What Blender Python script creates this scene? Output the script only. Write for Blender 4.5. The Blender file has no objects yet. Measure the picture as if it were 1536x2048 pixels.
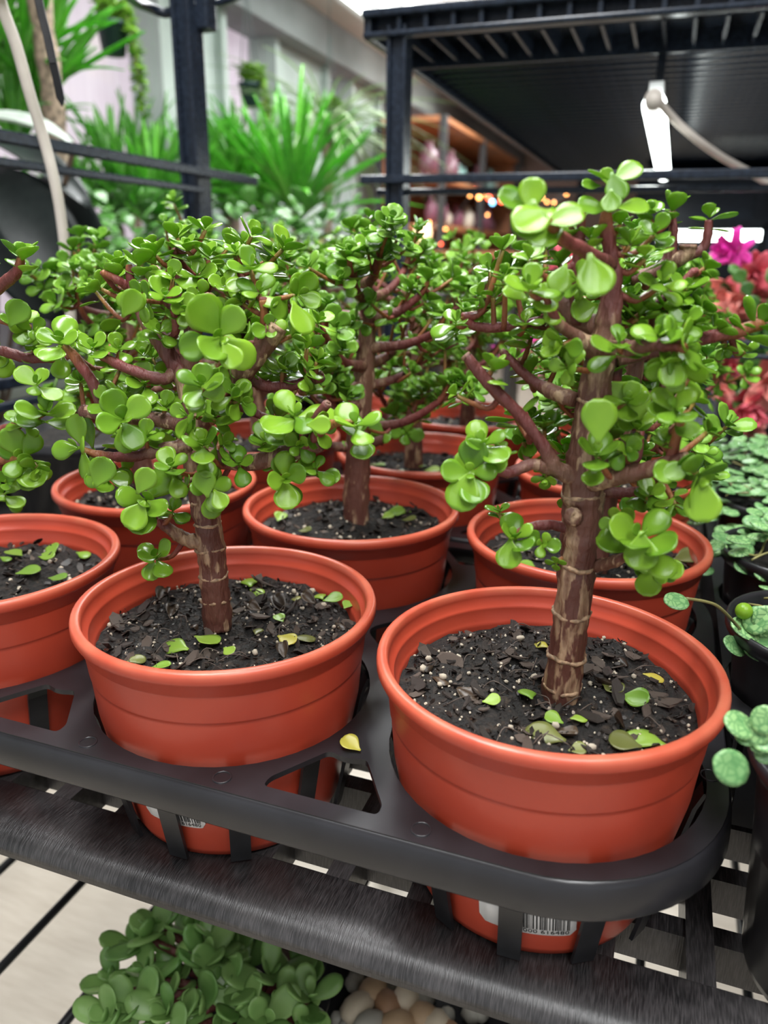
import bpy, math, random
import numpy as np
from mathutils import Vector, Matrix, noise

# ------------------------------------------------------------------ camera
SC = bpy.context.scene
COL = SC.collection
F_PX, CZ = 1542.4, 1.18859
RIGHT = Vector((0.9410, 0.3374, 0.0137)).normalized()
FWD = Vector((-0.3153, 0.8938, -0.3190)); FWD = (FWD - RIGHT * FWD.dot(RIGHT)).normalized()
UP = RIGHT.cross(FWD)
CAM = Vector((0, 0, CZ))
cam_data = bpy.data.cameras.new('camera')
cam = bpy.data.objects.new('camera', cam_data); COL.objects.link(cam)
cam.matrix_world = Matrix(((RIGHT.x, UP.x, -FWD.x, 0), (RIGHT.y, UP.y, -FWD.y, 0), (RIGHT.z, UP.z, -FWD.z, CZ), (0, 0, 0, 1)))
cam_data.sensor_fit = 'VERTICAL'; cam_data.sensor_height = 36.0; cam_data.sensor_width = 27.0
cam_data.lens = F_PX * 36 / 2048
cam_data.clip_start = 0.02
cam_data.dof.use_dof = True
cam_data.dof.focus_distance = 0.41
cam_data.dof.aperture_fstop = 7.0
SC.camera = cam

# ------------------------------------------------------------------ light
SC.view_settings.view_transform = 'Standard'; SC.view_settings.look = 'None'
SC.view_settings.gamma = 1; SC.view_settings.use_curve_mapping = False
SC.view_settings.exposure = -0.1
SC.cycles.max_bounces = 8; SC.cycles.transparent_max_bounces = 8
world = bpy.data.worlds.new('store_ambient'); SC.world = world; world.use_nodes = True
world.node_tree.nodes['Background'].inputs['Color'].default_value = (0.93, 0.96, 1.0, 1)
world.node_tree.nodes['Background'].inputs['Strength'].default_value = 0.85  # even ambient fill standing for the unseen store around the camera

def area(name, loc, size, power, col=(0.97, 0.99, 1), rot=(0, 0, 0)):
    d = bpy.data.lights.new(name, 'AREA'); d.shape = 'RECTANGLE'; d.size, d.size_y = size
    d.energy = power; d.color = col
    o = bpy.data.objects.new(name, d); COL.objects.link(o); o.location = loc; o.rotation_euler = rot
    return o
for (lx, ly, ll, pw) in ((-0.35, 0.35, 1.3, 44), (0.55, -0.35, 1.3, 30), (-1.0, 2.6, 2.4, 85), (-1.2, 5.6, 2.4, 80)):
    area('ceiling_strip_light', (lx, ly, 2.42), (0.28, ll), pw)
    area('ceiling_fill_up', (lx, ly, 2.44), (0.2, ll), pw * .28, rot=(math.pi, 0, 0))  # added upward fill that brightens the ceiling, no fixture of its own

def ray(px, py): return (RIGHT * (px - 768) - UP * (py - 1024) + FWD * F_PX)
def at_y(px, py, y): d = ray(px, py); return CAM + d * (y / d.y)
def at_z(px, py, z): d = ray(px, py); return CAM + d * ((z - CZ) / d.z)
def at_x(px, py, x): d = ray(px, py); return CAM + d * (x / d.x)
def depth(p): return (Vector(p) - CAM).dot(FWD)
def ppm(p): return F_PX / depth(p)          # pixels per metre at a point

# ------------------------------------------------------------------ materials
def new_mat(name):
    m = bpy.data.materials.new(name); m.use_nodes = True
    nt = m.node_tree; b = nt.nodes['Principled BSDF']
    return m, nt, b
def ramp(nt, stops, fac):
    r = nt.nodes.new('ShaderNodeValToRGB'); el = r.color_ramp.elements
    while len(el) < len(stops): el.new(0.5)
    for e, (p, c) in zip(el, stops): e.position = p; e.color = (*c, 1)
    nt.links.new(fac, r.inputs['Fac']); return r.outputs['Color']
def tex(nt, kind, scale, detail=3, vec=None, stretch=None, obj=True):
    n = nt.nodes.new('ShaderNodeTex' + kind)
    n.inputs['Scale'].default_value = scale
    if 'Detail' in n.inputs: n.inputs['Detail'].default_value = detail
    if vec is None:
        g = nt.nodes.new('ShaderNodeTexCoord'); vec = g.outputs['Object']
    if stretch:
        mp = nt.nodes.new('ShaderNodeMapping'); mp.inputs['Scale'].default_value = stretch
        nt.links.new(vec, mp.inputs['Vector']); vec = mp.outputs['Vector']
    nt.links.new(vec, n.inputs['Vector']); return n
def mix(nt, fac, a, b):
    m = nt.nodes.new('ShaderNodeMix'); m.data_type = 'RGBA'
    for s, v in ((m.inputs[0], fac), (m.inputs[6], a), (m.inputs[7], b)):
        if isinstance(v, (int, float)): s.default_value = v
        elif isinstance(v, tuple): s.default_value = (*v, 1)
        else: nt.links.new(v, s)
    return m.outputs[2]
def bump(nt, b, h, strength=0.3, dist=0.001):
    n = nt.nodes.new('ShaderNodeBump'); n.inputs['Strength'].default_value = strength
    n.inputs['Distance'].default_value = dist
    nt.links.new(h, n.inputs['Height']); nt.links.new(n.outputs['Normal'], b.inputs['Normal'])

def simple(name, col, rough=0.5, metal=0.0, var=0.0, scale=40, bmp=0.0, spec=0.5):
    m, nt, b = new_mat(name)
    b.inputs['Roughness'].default_value = rough; b.inputs['Metallic'].default_value = metal
    b.inputs['Specular IOR Level'].default_value = spec
    n = tex(nt, 'Noise', scale, 4)
    lo = tuple(c * (1 - var) for c in col); hi = tuple(min(1, c * (1 + var)) for c in col)
    nt.links.new(ramp(nt, [(0.3, lo), (0.7, hi)], n.outputs['Fac']), b.inputs['Base Color'])
    if bmp: bump(nt, b, n.outputs['Fac'], bmp)
    return m
def emit(name, col, s):
    m, nt, b = new_mat(name)
    b.inputs['Base Color'].default_value = (*col, 1)
    b.inputs['Emission Color'].default_value = (*col, 1); b.inputs['Emission Strength'].default_value = s
    return m

def leaf_mat(name, dark, light, rough=0.2, trans=0.3, veins=None, spec=0.5):
    m, nt, b = new_mat(name)
    oi = nt.nodes.new('ShaderNodeObjectInfo')
    n = tex(nt, 'Noise', 55, 2, vec=nt.nodes.new('ShaderNodeNewGeometry').outputs['Position'])
    ad = nt.nodes.new('ShaderNodeMath'); ad.operation = 'MULTIPLY_ADD'
    nt.links.new(oi.outputs['Random'], ad.inputs[0]); ad.inputs[1].default_value = 0.45
    sc = nt.nodes.new('ShaderNodeMath'); sc.operation = 'MULTIPLY'; sc.inputs[1].default_value = 0.6
    nt.links.new(n.outputs['Fac'], sc.inputs[0]); nt.links.new(sc.outputs[0], ad.inputs[2])
    c = ramp(nt, [(0.15, dark), (0.75, light)], ad.outputs[0])
    if veins:
        v = nt.nodes.new('ShaderNodeTexVoronoi'); v.feature = 'DISTANCE_TO_EDGE'; v.inputs['Scale'].default_value = veins[0]
        nt.links.new(nt.nodes.new('ShaderNodeTexCoord').outputs['Object'], v.inputs['Vector'])
        c = mix(nt, ramp(nt, [(0.0, (1, 1, 1)), (0.16, (0, 0, 0))], v.outputs['Distance']), c, veins[1])
    nt.links.new(c, b.inputs['Base Color'])
    b.inputs['Roughness'].default_value = rough; b.inputs['Specular IOR Level'].default_value = spec
    fine = tex(nt, 'Noise', 400, 2)
    bump(nt, b, fine.outputs['Fac'], 0.12, 0.0004)
    if trans:
        t = nt.nodes.new('ShaderNodeBsdfTranslucent')
        hs = nt.nodes.new('ShaderNodeHueSaturation'); hs.inputs['Value'].default_value = 1.5; hs.inputs['Saturation'].default_value = 1.1
        nt.links.new(c, hs.inputs['Color']); nt.links.new(hs.outputs['Color'], t.inputs['Color'])
        ms = nt.nodes.new('ShaderNodeMixShader'); ms.inputs[0].default_value = trans
        nt.links.new(b.outputs[0], ms.inputs[1]); nt.links.new(t.outputs[0], ms.inputs[2])
        nt.links.new(ms.outputs[0], nt.nodes['Material Output'].inputs['Surface'])
    return m

def bark_mat():
    m, nt, b = new_mat('stem_bark')
    a = nt.nodes.new('ShaderNodeAttribute'); a.attribute_name = 'age'
    pos = nt.nodes.new('ShaderNodeNewGeometry').outputs['Position']
    base = ramp(nt, [(0.0, (0.22, 0.20, 0.03)), (0.12, (0.26, 0.09, 0.025)), (0.3, (0.19, 0.040, 0.036)),
                     (0.5, (0.120, 0.032, 0.027)), (0.75, (0.170, 0.085, 0.052)), (1.0, (0.120, 0.045, 0.032))], a.outputs['Fac'])
    n1 = tex(nt, 'Noise', 150, 6, vec=pos, stretch=(1, 1, 0.28))
    n2 = tex(nt, 'Noise', 330, 4, vec=pos, stretch=(1, 1, 0.25))
    peel = ramp(nt, [(0.53, (0, 0, 0)), (0.57, (1, 1, 1))], n1.outputs['Fac'])
    old = ramp(nt, [(0.5, (0, 0, 0)), (0.72, (0.85, 0.85, 0.85))], a.outputs['Fac'])
    f = nt.nodes.new('ShaderNodeMath'); f.operation = 'MULTIPLY'
    nt.links.new(peel, f.inputs[0]); nt.links.new(old, f.inputs[1])
    tan = ramp(nt, [(0.32, (0.17, 0.085, 0.05)), (0.66, (0.54, 0.38, 0.23))], n2.outputs['Fac'])
    c = mix(nt, f.outputs[0], base, tan)
    nt.links.new(c, b.inputs['Base Color'])
    b.inputs['Roughness'].default_value = 0.55
    ad = nt.nodes.new('ShaderNodeMath'); ad.operation = 'ADD'
    nt.links.new(n1.outputs['Fac'], ad.inputs[0]); nt.links.new(n2.outputs['Fac'], ad.inputs[1])
    bump(nt, b, ad.outputs[0], 0.9, 0.002)
    return m

def terracotta_mat():
    m, nt, b = new_mat('terracotta_plastic')
    n = tex(nt, 'Noise', 14, 4)
    c = ramp(nt, [(0.3, (0.43, 0.050, 0.025)), (0.7, (0.52, 0.070, 0.034))], n.outputs['Fac'])
    v = tex(nt, 'Voronoi', 130); 
    dust = ramp(nt, [(0.0, (0.55, 0.55, 0.55)), (0.07, (0, 0, 0))], v.outputs['Distance'])
    n2 = tex(nt, 'Noise', 60, 3)
    gate = ramp(nt, [(0.55, (0, 0, 0)), (0.65, (1, 1, 1))], n2.outputs['Fac'])
    f = nt.nodes.new('ShaderNodeMath'); f.operation = 'MULTIPLY'
    nt.links.new(dust, f.inputs[0]); nt.links.new(gate, f.inputs[1])
    c = mix(nt, f.outputs[0], c, (0.75, 0.5, 0.4))
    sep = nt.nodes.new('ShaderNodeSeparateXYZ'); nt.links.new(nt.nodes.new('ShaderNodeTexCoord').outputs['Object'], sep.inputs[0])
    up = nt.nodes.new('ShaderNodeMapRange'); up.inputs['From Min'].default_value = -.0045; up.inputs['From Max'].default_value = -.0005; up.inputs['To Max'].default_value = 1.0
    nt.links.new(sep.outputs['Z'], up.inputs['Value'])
    n3 = tex(nt, 'Noise', 35, 4); lip_mottle = ramp(nt, [(0.35, (.15, .15, .15)), (0.7, (.75, .75, .75))], n3.outputs['Fac'])
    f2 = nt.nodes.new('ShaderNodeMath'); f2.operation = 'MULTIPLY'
    nt.links.new(up.outputs[0], f2.inputs[0]); nt.links.new(lip_mottle, f2.inputs[1])
    c = mix(nt, f2.outputs[0], c, (0.56, 0.16, 0.09))  # paler, mottled colour towards the top of the pot lip
    nt.links.new(c, b.inputs['Base Color'])
    b.inputs['Roughness'].default_value = 0.36
    fine = tex(nt, 'Noise', 500, 2); bump(nt, b, fine.outputs['Fac'], 0.06, 0.0005)
    return m

def textured_black_mat():
    m, nt, b = new_mat('textured_black_resin')
    g = nt.nodes.new('ShaderNodeTexCoord').outputs['Object']
    n1 = tex(nt, 'Noise', 1100, 3, vec=g, stretch=(1.6, 0.12, 0.12))
    n2 = tex(nt, 'Noise', 28, 5, vec=g)
    c1 = ramp(nt, [(0.40, (0.010, 0.0095, 0.010)), (0.72, (0.085, 0.078, 0.08))], n1.outputs['Fac'])
    c2 = ramp(nt, [(0.38, (0.010, 0.010, 0.011)), (0.72, (0.085, 0.08, 0.08))], n2.outputs['Fac'])
    nt.links.new(mix(nt, 0.4, c1, c2), b.inputs['Base Color'])
    b.inputs['Roughness'].default_value = 0.34
    bump(nt, b, n1.outputs['Fac'], 0.5, 0.0006)
    return m

def soil_mat():
    m, nt, b = new_mat('potting_soil')
    n = tex(nt, 'Noise', 170, 6); n2 = tex(nt, 'Voronoi', 260)
    c = ramp(nt, [(0.3, (0.004, 0.0035, 0.003)), (0.55, (0.013, 0.010, 0.008)), (0.75, (0.055, 0.038, 0.026))], n.outputs['Fac'])
    nt.links.new(c, b.inputs['Base Color']); b.inputs['Roughness'].default_value = 0.85
    ad = nt.nodes.new('ShaderNodeMath'); ad.operation = 'ADD'
    nt.links.new(n.outputs['Fac'], ad.inputs[0]); nt.links.new(n2.outputs['Distance'], ad.inputs[1])
    bump(nt, b, ad.outputs[0], 0.9, 0.003)
    return m

M = {}
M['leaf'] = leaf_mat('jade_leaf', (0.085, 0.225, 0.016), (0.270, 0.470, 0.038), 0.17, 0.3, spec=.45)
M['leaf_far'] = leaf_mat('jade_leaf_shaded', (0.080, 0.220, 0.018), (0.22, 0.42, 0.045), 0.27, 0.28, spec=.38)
M['bark'] = bark_mat()
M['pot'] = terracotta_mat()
M['scar'] = simple('tan_scar', (0.36, 0.24, 0.145), 0.7, var=.6, scale=400, bmp=.4)
M['black'] = simple('black_plastic', (0.016, 0.016, 0.018), 0.33, var=0.35, scale=60, bmp=0.08)
M['tray'] = simple('black_tray_plastic', (0.0165, 0.016, 0.0185), 0.28, var=0.3, scale=30, bmp=0.12)
M['rack'] = simple('black_rack_resin', (0.012, 0.017, 0.027), 0.26, var=0.4, scale=160, bmp=0.25, spec=.25)
M['rail'] = textured_black_mat()
M['soil'] = soil_mat()
M['chip'] = simple('bark_chip', (0.022, 0.015, 0.011), 0.55, var=0.85, scale=160, bmp=0.5)
M['chip2'] = simple('grey_bark_chip', (0.085, 0.062, 0.048), 0.65, var=0.7, scale=160, bmp=0.5)
M['perlite'] = simple('perlite', (0.56, 0.49, 0.38), 0.8, var=0.3, scale=300, bmp=0.5)
M['dead'] = leaf_mat('dead_leaf', (0.012, 0.009, 0.007), (0.075, 0.048, 0.028), 0.35, 0.1)
M['fallen'] = leaf_mat('fallen_green_leaf', (0.14, 0.30, 0.03), (0.30, 0.45, 0.06), 0.3, 0.2)
M['fallen_y'] = leaf_mat('fallen_yellow_leaf', (0.38, 0.36, 0.05), (0.55, 0.48, 0.08), 0.3, 0.2)
M['fallen_o'] = leaf_mat('fallen_olive_leaf', (0.10, 0.11, 0.03), (0.22, 0.24, 0.07), 0.25, 0.2)
M['label'] = simple('white_sticker', (0.82, 0.80, 0.78), 0.5, var=0.03)
M['ink'] = simple('black_ink', (0.01, 0.01, 0.01), 0.6)
M['white'] = simple('white_cord_plastic', (0.62, 0.56, 0.50), 0.45, var=0.08)
M['tube'] = emit('lit_fluorescent_tube', (0.93, 1.0, 0.97), 11.0)
M['lampbody'] = simple('white_lamp_body', (0.7, 0.7, 0.7), 0.4)
M['ceil'] = simple('painted_ceiling', (0.50, 0.47, 0.44), 0.8, var=0.06, scale=3)
M['mullion'] = simple('grey_green_frame', (0.42, 0.49, 0.45), 0.6, var=0.12, scale=4)
M['beam'] = simple('grey_beam', (0.20, 0.21, 0.21), 0.7, var=0.2, scale=3)
M['wood'] = simple('orange_brown_wood', (0.40, 0.16, 0.065), 0.5, var=0.25, scale=6)
M['wire'] = simple('black_wire', (0.012, 0.013, 0.015), 0.28, var=0.2)
M['bench'] = simple('dark_bench', (0.03, 0.03, 0.03), 0.6)
M['floor'] = None

# ------------------------------------------------------------------ mesh helpers
class MB:
    def __init__(s): s.v = []; s.f = []; s.age = []
    def add(s, vs, fs, age=None):
        o = len(s.v); s.v += [tuple(v) for v in vs]; s.f += [tuple(i + o for i in f) for f in fs]
        s.age += (age if isinstance(age, list) else [age or 0.0] * len(vs))
        return s
    def box(s, c, d, R=None):
        x, y, z = (k / 2 for k in d); c = Vector(c)
        vs = [Vector((sx * x, sy * y, sz * z)) for sz in (-1, 1) for sy in (-1, 1) for sx in (-1, 1)]
        if R is not None: vs = [R @ v for v in vs]
        return s.add([v + c for v in vs], [(0, 2, 3, 1), (4, 5, 7, 6), (0, 1, 5, 4), (2, 6, 7, 3), (0, 4, 6, 2), (1, 3, 7, 5)])
    def tube(s, pts, rad, n=8, age=None, cap=True):
        pts = [Vector(p) for p in pts]; k = len(pts)
        if not isinstance(rad, (list, tuple)): rad = [rad] * k
        if not isinstance(age, (list, tuple)): age = [age or 0.0] * k
        t0 = (pts[1] - pts[0]).normalized()
        a = t0.orthogonal().normalized(); vs = []; ag = []
        for i in range(k):
            t = (pts[min(i + 1, k - 1)] - pts[max(i - 1, 0)]).normalized()
            a = (a - t * a.dot(t)).normalized(); b = t.cross(a)
            for j in range(n):
                w = 2 * math.pi * j / n
                vs.append(pts[i] + (a * math.cos(w) + b * math.sin(w)) * rad[i]); ag.append(age[i])
        fs = [(i * n + j, i * n + (j + 1) % n, (i + 1) * n + (j + 1) % n, (i + 1) * n + j) for i in range(k - 1) for j in range(n)]
        if cap: fs += [tuple(range(n - 1, -1, -1)), tuple((k - 1) * n + j for j in range(n))]
        return s.add(vs, fs, ag)
    def rough(s, amp, freq=260):
        s.v = [tuple(Vector(v) + noise.noise_vector(Vector((v[0] * freq, v[1] * freq, v[2] * freq * .45))) * amp) for v in s.v]; return s
    def lathe(s, prof, n=48, c=(0, 0, 0), jit=None):
        vs = []
        for (r, z) in prof:
            for j in range(n):
                w = 2 * math.pi * j / n
                vs.append((c[0] + r * math.cos(w), c[1] + r * math.sin(w), c[2] + z))
        fs = [(i * n + j, i * n + (j + 1) % n, (i + 1) * n + (j + 1) % n, (i + 1) * n + j) for i in range(len(prof) - 1) for j in range(n)]
        return s.add(vs, fs)
    def mesh(s, name, mat, smooth=True, attr=False):
        me = bpy.data.meshes.new(name); me.from_pydata(s.v, [], s.f)
        if mat: me.materials.append(mat)
        if smooth: me.polygons.foreach_set('use_smooth', [True] * len(me.polygons))
        if attr:
            at = me.attributes.new('age', 'FLOAT', 'POINT'); at.data.foreach_set('value', s.age)
        me.update(); return me

ROOT = {}
def place(o, parent):
    COL.objects.link(o)
    if parent is not None:
        o.parent = parent
        if parent.name in ROOT: o.matrix_parent_inverse = ROOT[parent.name].inverted()
    return o
def obj(name, me, parent=None, kind=None, label=None):
    o = bpy.data.objects.new(name, me); place(o, parent)
    if kind: o['kind'] = kind
    if label: o['label'] = label
    return o
def part(name, mb, mat, parent=None, smooth=True, attr=False, kind=None, label=None, bevel=0):
    o = obj(name, mb.mesh(name, mat, smooth, attr), parent, kind, label)
    if bevel:
        b = o.modifiers.new('edge', 'BEVEL'); b.width = bevel; b.segments = 2; b.limit_method = 'ANGLE'
    return o
def tag(o, label, cat, group=None):
    o['label'] = label; o['category'] = cat
    if group: o['group'] = group
    return o
def thing(name, loc, label, cat, group=None):
    o = bpy.data.objects.new(name, None); COL.objects.link(o); o.location = loc; o.empty_display_size = 0.02
    ROOT[o.name] = Matrix.Translation(loc)
    return tag(o, label, cat, group)
def struct(name, mb, mat, parent=None, smooth=False):
    o = part(name, mb, mat, parent, smooth); o['kind'] = 'structure'; return o
def frame(d, n):
    d = Vector(d).normalized(); n = Vector(n); n = (n - d * n.dot(d))
    n = n.normalized() if n.length > 1e-5 else d.orthogonal().normalized()
    y = n.cross(d)
    return Matrix(((d.x, y.x, n.x), (d.y, y.y, n.y), (d.z, y.z, n.z)))
def place_m(p, R, s=1.0):
    m = (R.to_4x4() @ Matrix.Diagonal((s, s, s, 1))) if not isinstance(s, tuple) else R.to_4x4() @ Matrix.Diagonal((*s, 1))
    m.translation = p; return m
def smooth_path(pts, sub=4):
    pts = [Vector(p) for p in pts]; out = []
    for i in range(len(pts) - 1):
        a = pts[max(i - 1, 0)]; b = pts[i]; c = pts[i + 1]; d = pts[min(i + 2, len(pts) - 1)]
        for k in range(sub):
            t = k / sub
            out.append(0.5 * ((2 * b) + (c - a) * t + (2 * a - 5 * b + 4 * c - d) * t * t + (3 * b - a - 3 * c + d) * t ** 3))
    out.append(pts[-1]); return out
def lerp_list(vals, sub):
    out = []
    for i in range(len(vals) - 1): out += [vals[i] + (vals[i + 1] - vals[i]) * k / sub for k in range(sub)]
    return out + [vals[-1]]

def leaf_shape(nu=8, nv=6, W=0.40, c=0.62, cup=0.25, bend=0.12, thick=0.05, neck=0.06, power=1.25):
    """an obovate, thick leaf of length 1 along +X, upper face towards +Z"""
    ts = [0.0] + [(i / nu) ** 0.9 * 0.985 for i in range(1, nu + 1)]
    top = []; bot = []
    for t in ts:
        if t < c: w = neck + (W - neck) * math.sin(0.5 * math.pi * (t / c)) ** power
        else: w = W * math.sqrt(max(0, 1 - ((t - c) / (1 - c)) ** 2.0))
        zc = bend * (t - 0.15) ** 2 - 0.02
        for j in range(nv + 1):
            v = -1 + 2 * j / nv
            e = (1 - v * v); z = zc + cup * w * v * v * 0.9
            th = thick * (0.35 + 0.65 * math.sqrt(max(0, e))) * (0.5 + 0.5 * min(1, w / W * 1.2))
            ins = 1.0 if 0 < j < nv else 0.985
            top.append((t, v * w * ins, z + th * (0.55 if 0 < j < nv else 0.30)))
            bot.append((t, v * w * ins, z - th * (0.8 if 0 < j < nv else 0.30)))
    m = nv + 1; N = len(top); k = len(ts); fs = []
    for i in range(k - 1):
        for j in range(nv):
            a = i * m + j
            fs.append((a, a + m, a + m + 1, a + 1)); fs.append((N + a, N + a + 1, N + a + m + 1, N + a + m))
        a = i * m; fs.append((a, N + a, N + a + m, a + m))
        a = i * m + nv; fs.append((a, a + m, N + a + m, N + a))
    for j in range(nv):
        fs.append((j, j + 1, N + j + 1, N + j)); a = (k - 1) * m + j; fs.append((a, N + a, N + a + 1, a + 1))
    return top + bot, fs
SHAPES = [leaf_shape(9, 6, 0.40, 0.62, 0.22, 0.10, power=1.75, neck=.045), leaf_shape(9, 6, 0.43, 0.60, 0.34, 0.22, power=1.75, neck=.045), leaf_shape(9, 6, 0.37, 0.64, -0.16, -0.22, power=1.75, neck=.045)]
SHAPES_LO = [leaf_shape(5, 4, 0.40, 0.62, 0.22, 0.10, power=1.75, neck=.045), leaf_shape(5, 4, 0.43, 0.60, 0.34, 0.22, power=1.75, neck=.045), leaf_shape(5, 4, 0.37, 0.64, -0.16, -0.22, power=1.75, neck=.045)]
def shape_meshes(name, shapes, mat):
    out = []
    for v, f in shapes: out.append(MB().add(v, f).mesh(name, mat))
    return out
LEAF = shape_meshes('leaf', SHAPES, M['leaf'])
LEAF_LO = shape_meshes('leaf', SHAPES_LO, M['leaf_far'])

# ------------------------------------------------------------------ the room
m, nt, b = new_mat('pale_floor'); M['floor'] = m
n = tex(nt, 'Noise', 9, 6, stretch=(0.6, 4, 1)); n2 = tex(nt, 'Noise', 60, 3, stretch=(0.3, 3, 1))
nt.links.new(mix(nt, 0.35, ramp(nt, [(0.3, (0.53, 0.46, 0.38)), (0.7, (0.66, 0.59, 0.50))], n.outputs['Fac']),
                 ramp(nt, [(0.3, (0.44, 0.38, 0.30)), (0.7, (0.68, 0.62, 0.53))], n2.outputs['Fac'])), b.inputs['Base Color'])
b.inputs['Roughness'].default_value = 0.5
fl = MB().box((0.6, 5.2, -0.05), (6.6, 14.6, 0.1)); struct('floor', fl, M['floor'])
struct('ceiling', MB().box((0.6, 5.2, 2.65), (6.6, 14.6, 0.1)), M['ceil'])
struct('wall_far', MB().box((0.6, 12.45, 1.3), (6.6, 0.1, 2.6)), simple('far_wall', (0.30, 0.22, 0.17), 0.8, var=0.3, scale=1.2))
struct('wall_right', MB().box((3.85, 5.2, 1.3), (0.1, 14.6, 2.6)), simple('right_wall', (0.18, 0.17, 0.16), 0.8))
WX = -2.55
wl = bpy.data.objects.new('wall_left', MB().box((WX - 0.05, 5.2, 0.35), (0.14, 14.6, 0.7)).mesh('wall_left', M['mullion'], False))
COL.objects.link(wl); wl['kind'] = 'structure'
struct('trim_1', MB().box((WX + 0.12, 5.2, 2.49), (0.34, 14.6, 0.22)), M['beam'])
pane_mat, nt, b = new_mat('frosted_pane')
n = tex(nt, 'Noise', 2.2, 3); wv = tex(nt, 'Noise', 30, 2, stretch=(1, 1, 0.02))
c = mix(nt, 0.25, ramp(nt, [(0.3, (0.62, 0.47, 0.58)), (0.62, (0.82, 0.72, 0.80)), (0.8, (1.0, 0.86, 0.76))], n.outputs['Fac']),
        ramp(nt, [(0.3, (0.5, 0.4, 0.5)), (0.7, (0.95, 0.9, 0.95))], wv.outputs['Fac']))
b.inputs['Base Color'].default_value = (.25, .22, .25, 1); nt.links.new(c, b.inputs['Emission Color']); b.inputs['Emission Strength'].default_value = 0.72
cols = [at_x(px, 150, WX).y for px in (110, 283, 395, 500, 600, 662, 722, 768, 800)]
edges = [(-2.0, 0.3), (at_x(262, 200, WX).y, at_x(425, 100, WX).y - 0.15), (at_x(497, 150, WX).y, at_x(612, 150, WX).y),
         (at_x(658, 200, WX).y, at_x(722, 200, WX).y), (at_x(762, 200, WX).y, at_x(780, 200, WX).y), (9.4, 9.9), (12.2, 12.5)]
for i, (a, bb) in enumerate(edges):
    w = MB().box((WX + 0.05, (a + bb) / 2, 1.54), (0.18, bb - a, 1.68))
    for y in (a + 0.03, bb - 0.03): w.box((WX + 0.16, y, 1.54), (0.05, 0.05, 1.68))
    struct('trim_%d' % (i + 2), w, M['mullion'])
for i in range(len(edges) - 1):
    a, bb = edges[i][1], edges[i + 1][0]
    struct('window_%d' % (i + 1), MB().box((WX, (a + bb) / 2, 1.54), (0.02, bb - a, 1.68)), pane_mat)

def fixture(x, y, z, w, l, label, along='y', hang=0.0):
    t = thing('ceiling_light', (x, y, z), label, 'light', 'strip lights under the ceiling')
    d = (w, l) if along == 'y' else (l, w)
    part('lamp_body', MB().box((x, y, z + 0.025), (d[0], d[1], 0.05)), M['lampbody'], t, False, bevel=0.004)
    nt_ = 3
    for k in range(nt_):
        off = (k - 1) * w * 0.3
        p0, p1 = ((x + off, y - l * .48, z - .015), (x + off, y + l * .48, z - .015)) if along == 'y' else ((x - l * .48, y + off, z - .015), (x + l * .48, y + off, z - .015))
        part('tube', MB().tube([p0, p1], 0.016, 10), M['tube'], t)
    return t
a = at_z(775, 12, 2.55); fixture(a.x, a.y - 0.45, 2.55, 0.5, 1.5, 'bright ceiling light at top of the picture beside the rack deck')
a = at_z(846, 110, 2.55); fixture(a.x, a.y, 2.55, 0.18, 1.0, 'second ceiling light, partly behind the rack post bracket')
a = at_z(905, 164, 2.55); fixture(a.x, a.y, 2.55, 0.2, 1.3, 'third and farthest ceiling light, along the edge of black deck')

# ------------------------------------------------------------------ the rack the trays stand on
DZ = 0.873
rk = thing('plant_rack', (-0.3, 0.6, 0.0), 'black resin rack whose grid deck carries the terracotta pots', 'rack')
prof = [(0.303, DZ - 0.026), (0.303, DZ - .002), (0.301, DZ - .0005), (0.279, DZ), (0.2715, DZ - .0010), (0.2668, DZ - .0032), (0.2640, DZ - .0058), (0.2625, DZ - .0085), (0.2620, DZ - 0.0108),
        (0.2630, DZ - 0.0118), (0.2650, DZ - 0.0122), (0.2655, DZ - 0.0180), (0.2680, DZ - 0.0198), (0.284, DZ - 0.0198), (0.286, DZ - 0.026)]
mb = MB(); xs = [-.735 + 0.05 * i for i in range(32)]
vs = [(x, y, z) for x in xs for (y, z) in prof]; k = len(prof)
mb.add(vs, [(i * k + j, i * k + (j + 1) % k, (i + 1) * k + (j + 1) % k, (i + 1) * k + j) for i in range(len(xs) - 1) for j in range(k)])
fr = part('front_rail', mb, M['rail'], rk)
slat_y = MB().box((0, 0, 0), (0.013, 0.80, 0.026)).mesh('slat', M['rail'], False)
slat_x = MB().box((0, 0, 0), (1.53, 0.012, 0.022)).mesh('slat', M['rail'], False)
for i in range(13, 46):
    o = obj('slat', slat_y, rk); o.location = (0.0515 + 0.0455 * (i - 30), 0.70, DZ - 0.0145)
for i in range(17):
    o = obj('slat', slat_x, rk); o.location = (.04, 0.336 + 0.0455 * i, DZ - 0.0155)
for x in (-.70, 0.75):
    for y in (0.32, 1.06):
        part('leg', MB().box((x, y, DZ / 2 - 0.02), (0.04, 0.04, DZ - 0.045)), M['rack'], rk, False)
for y0 in (1.09,): part('back_rail', MB().box((.04, y0, DZ - 0.018), (1.53, 0.025, 0.034)), M['rail'], rk, False)

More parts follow.
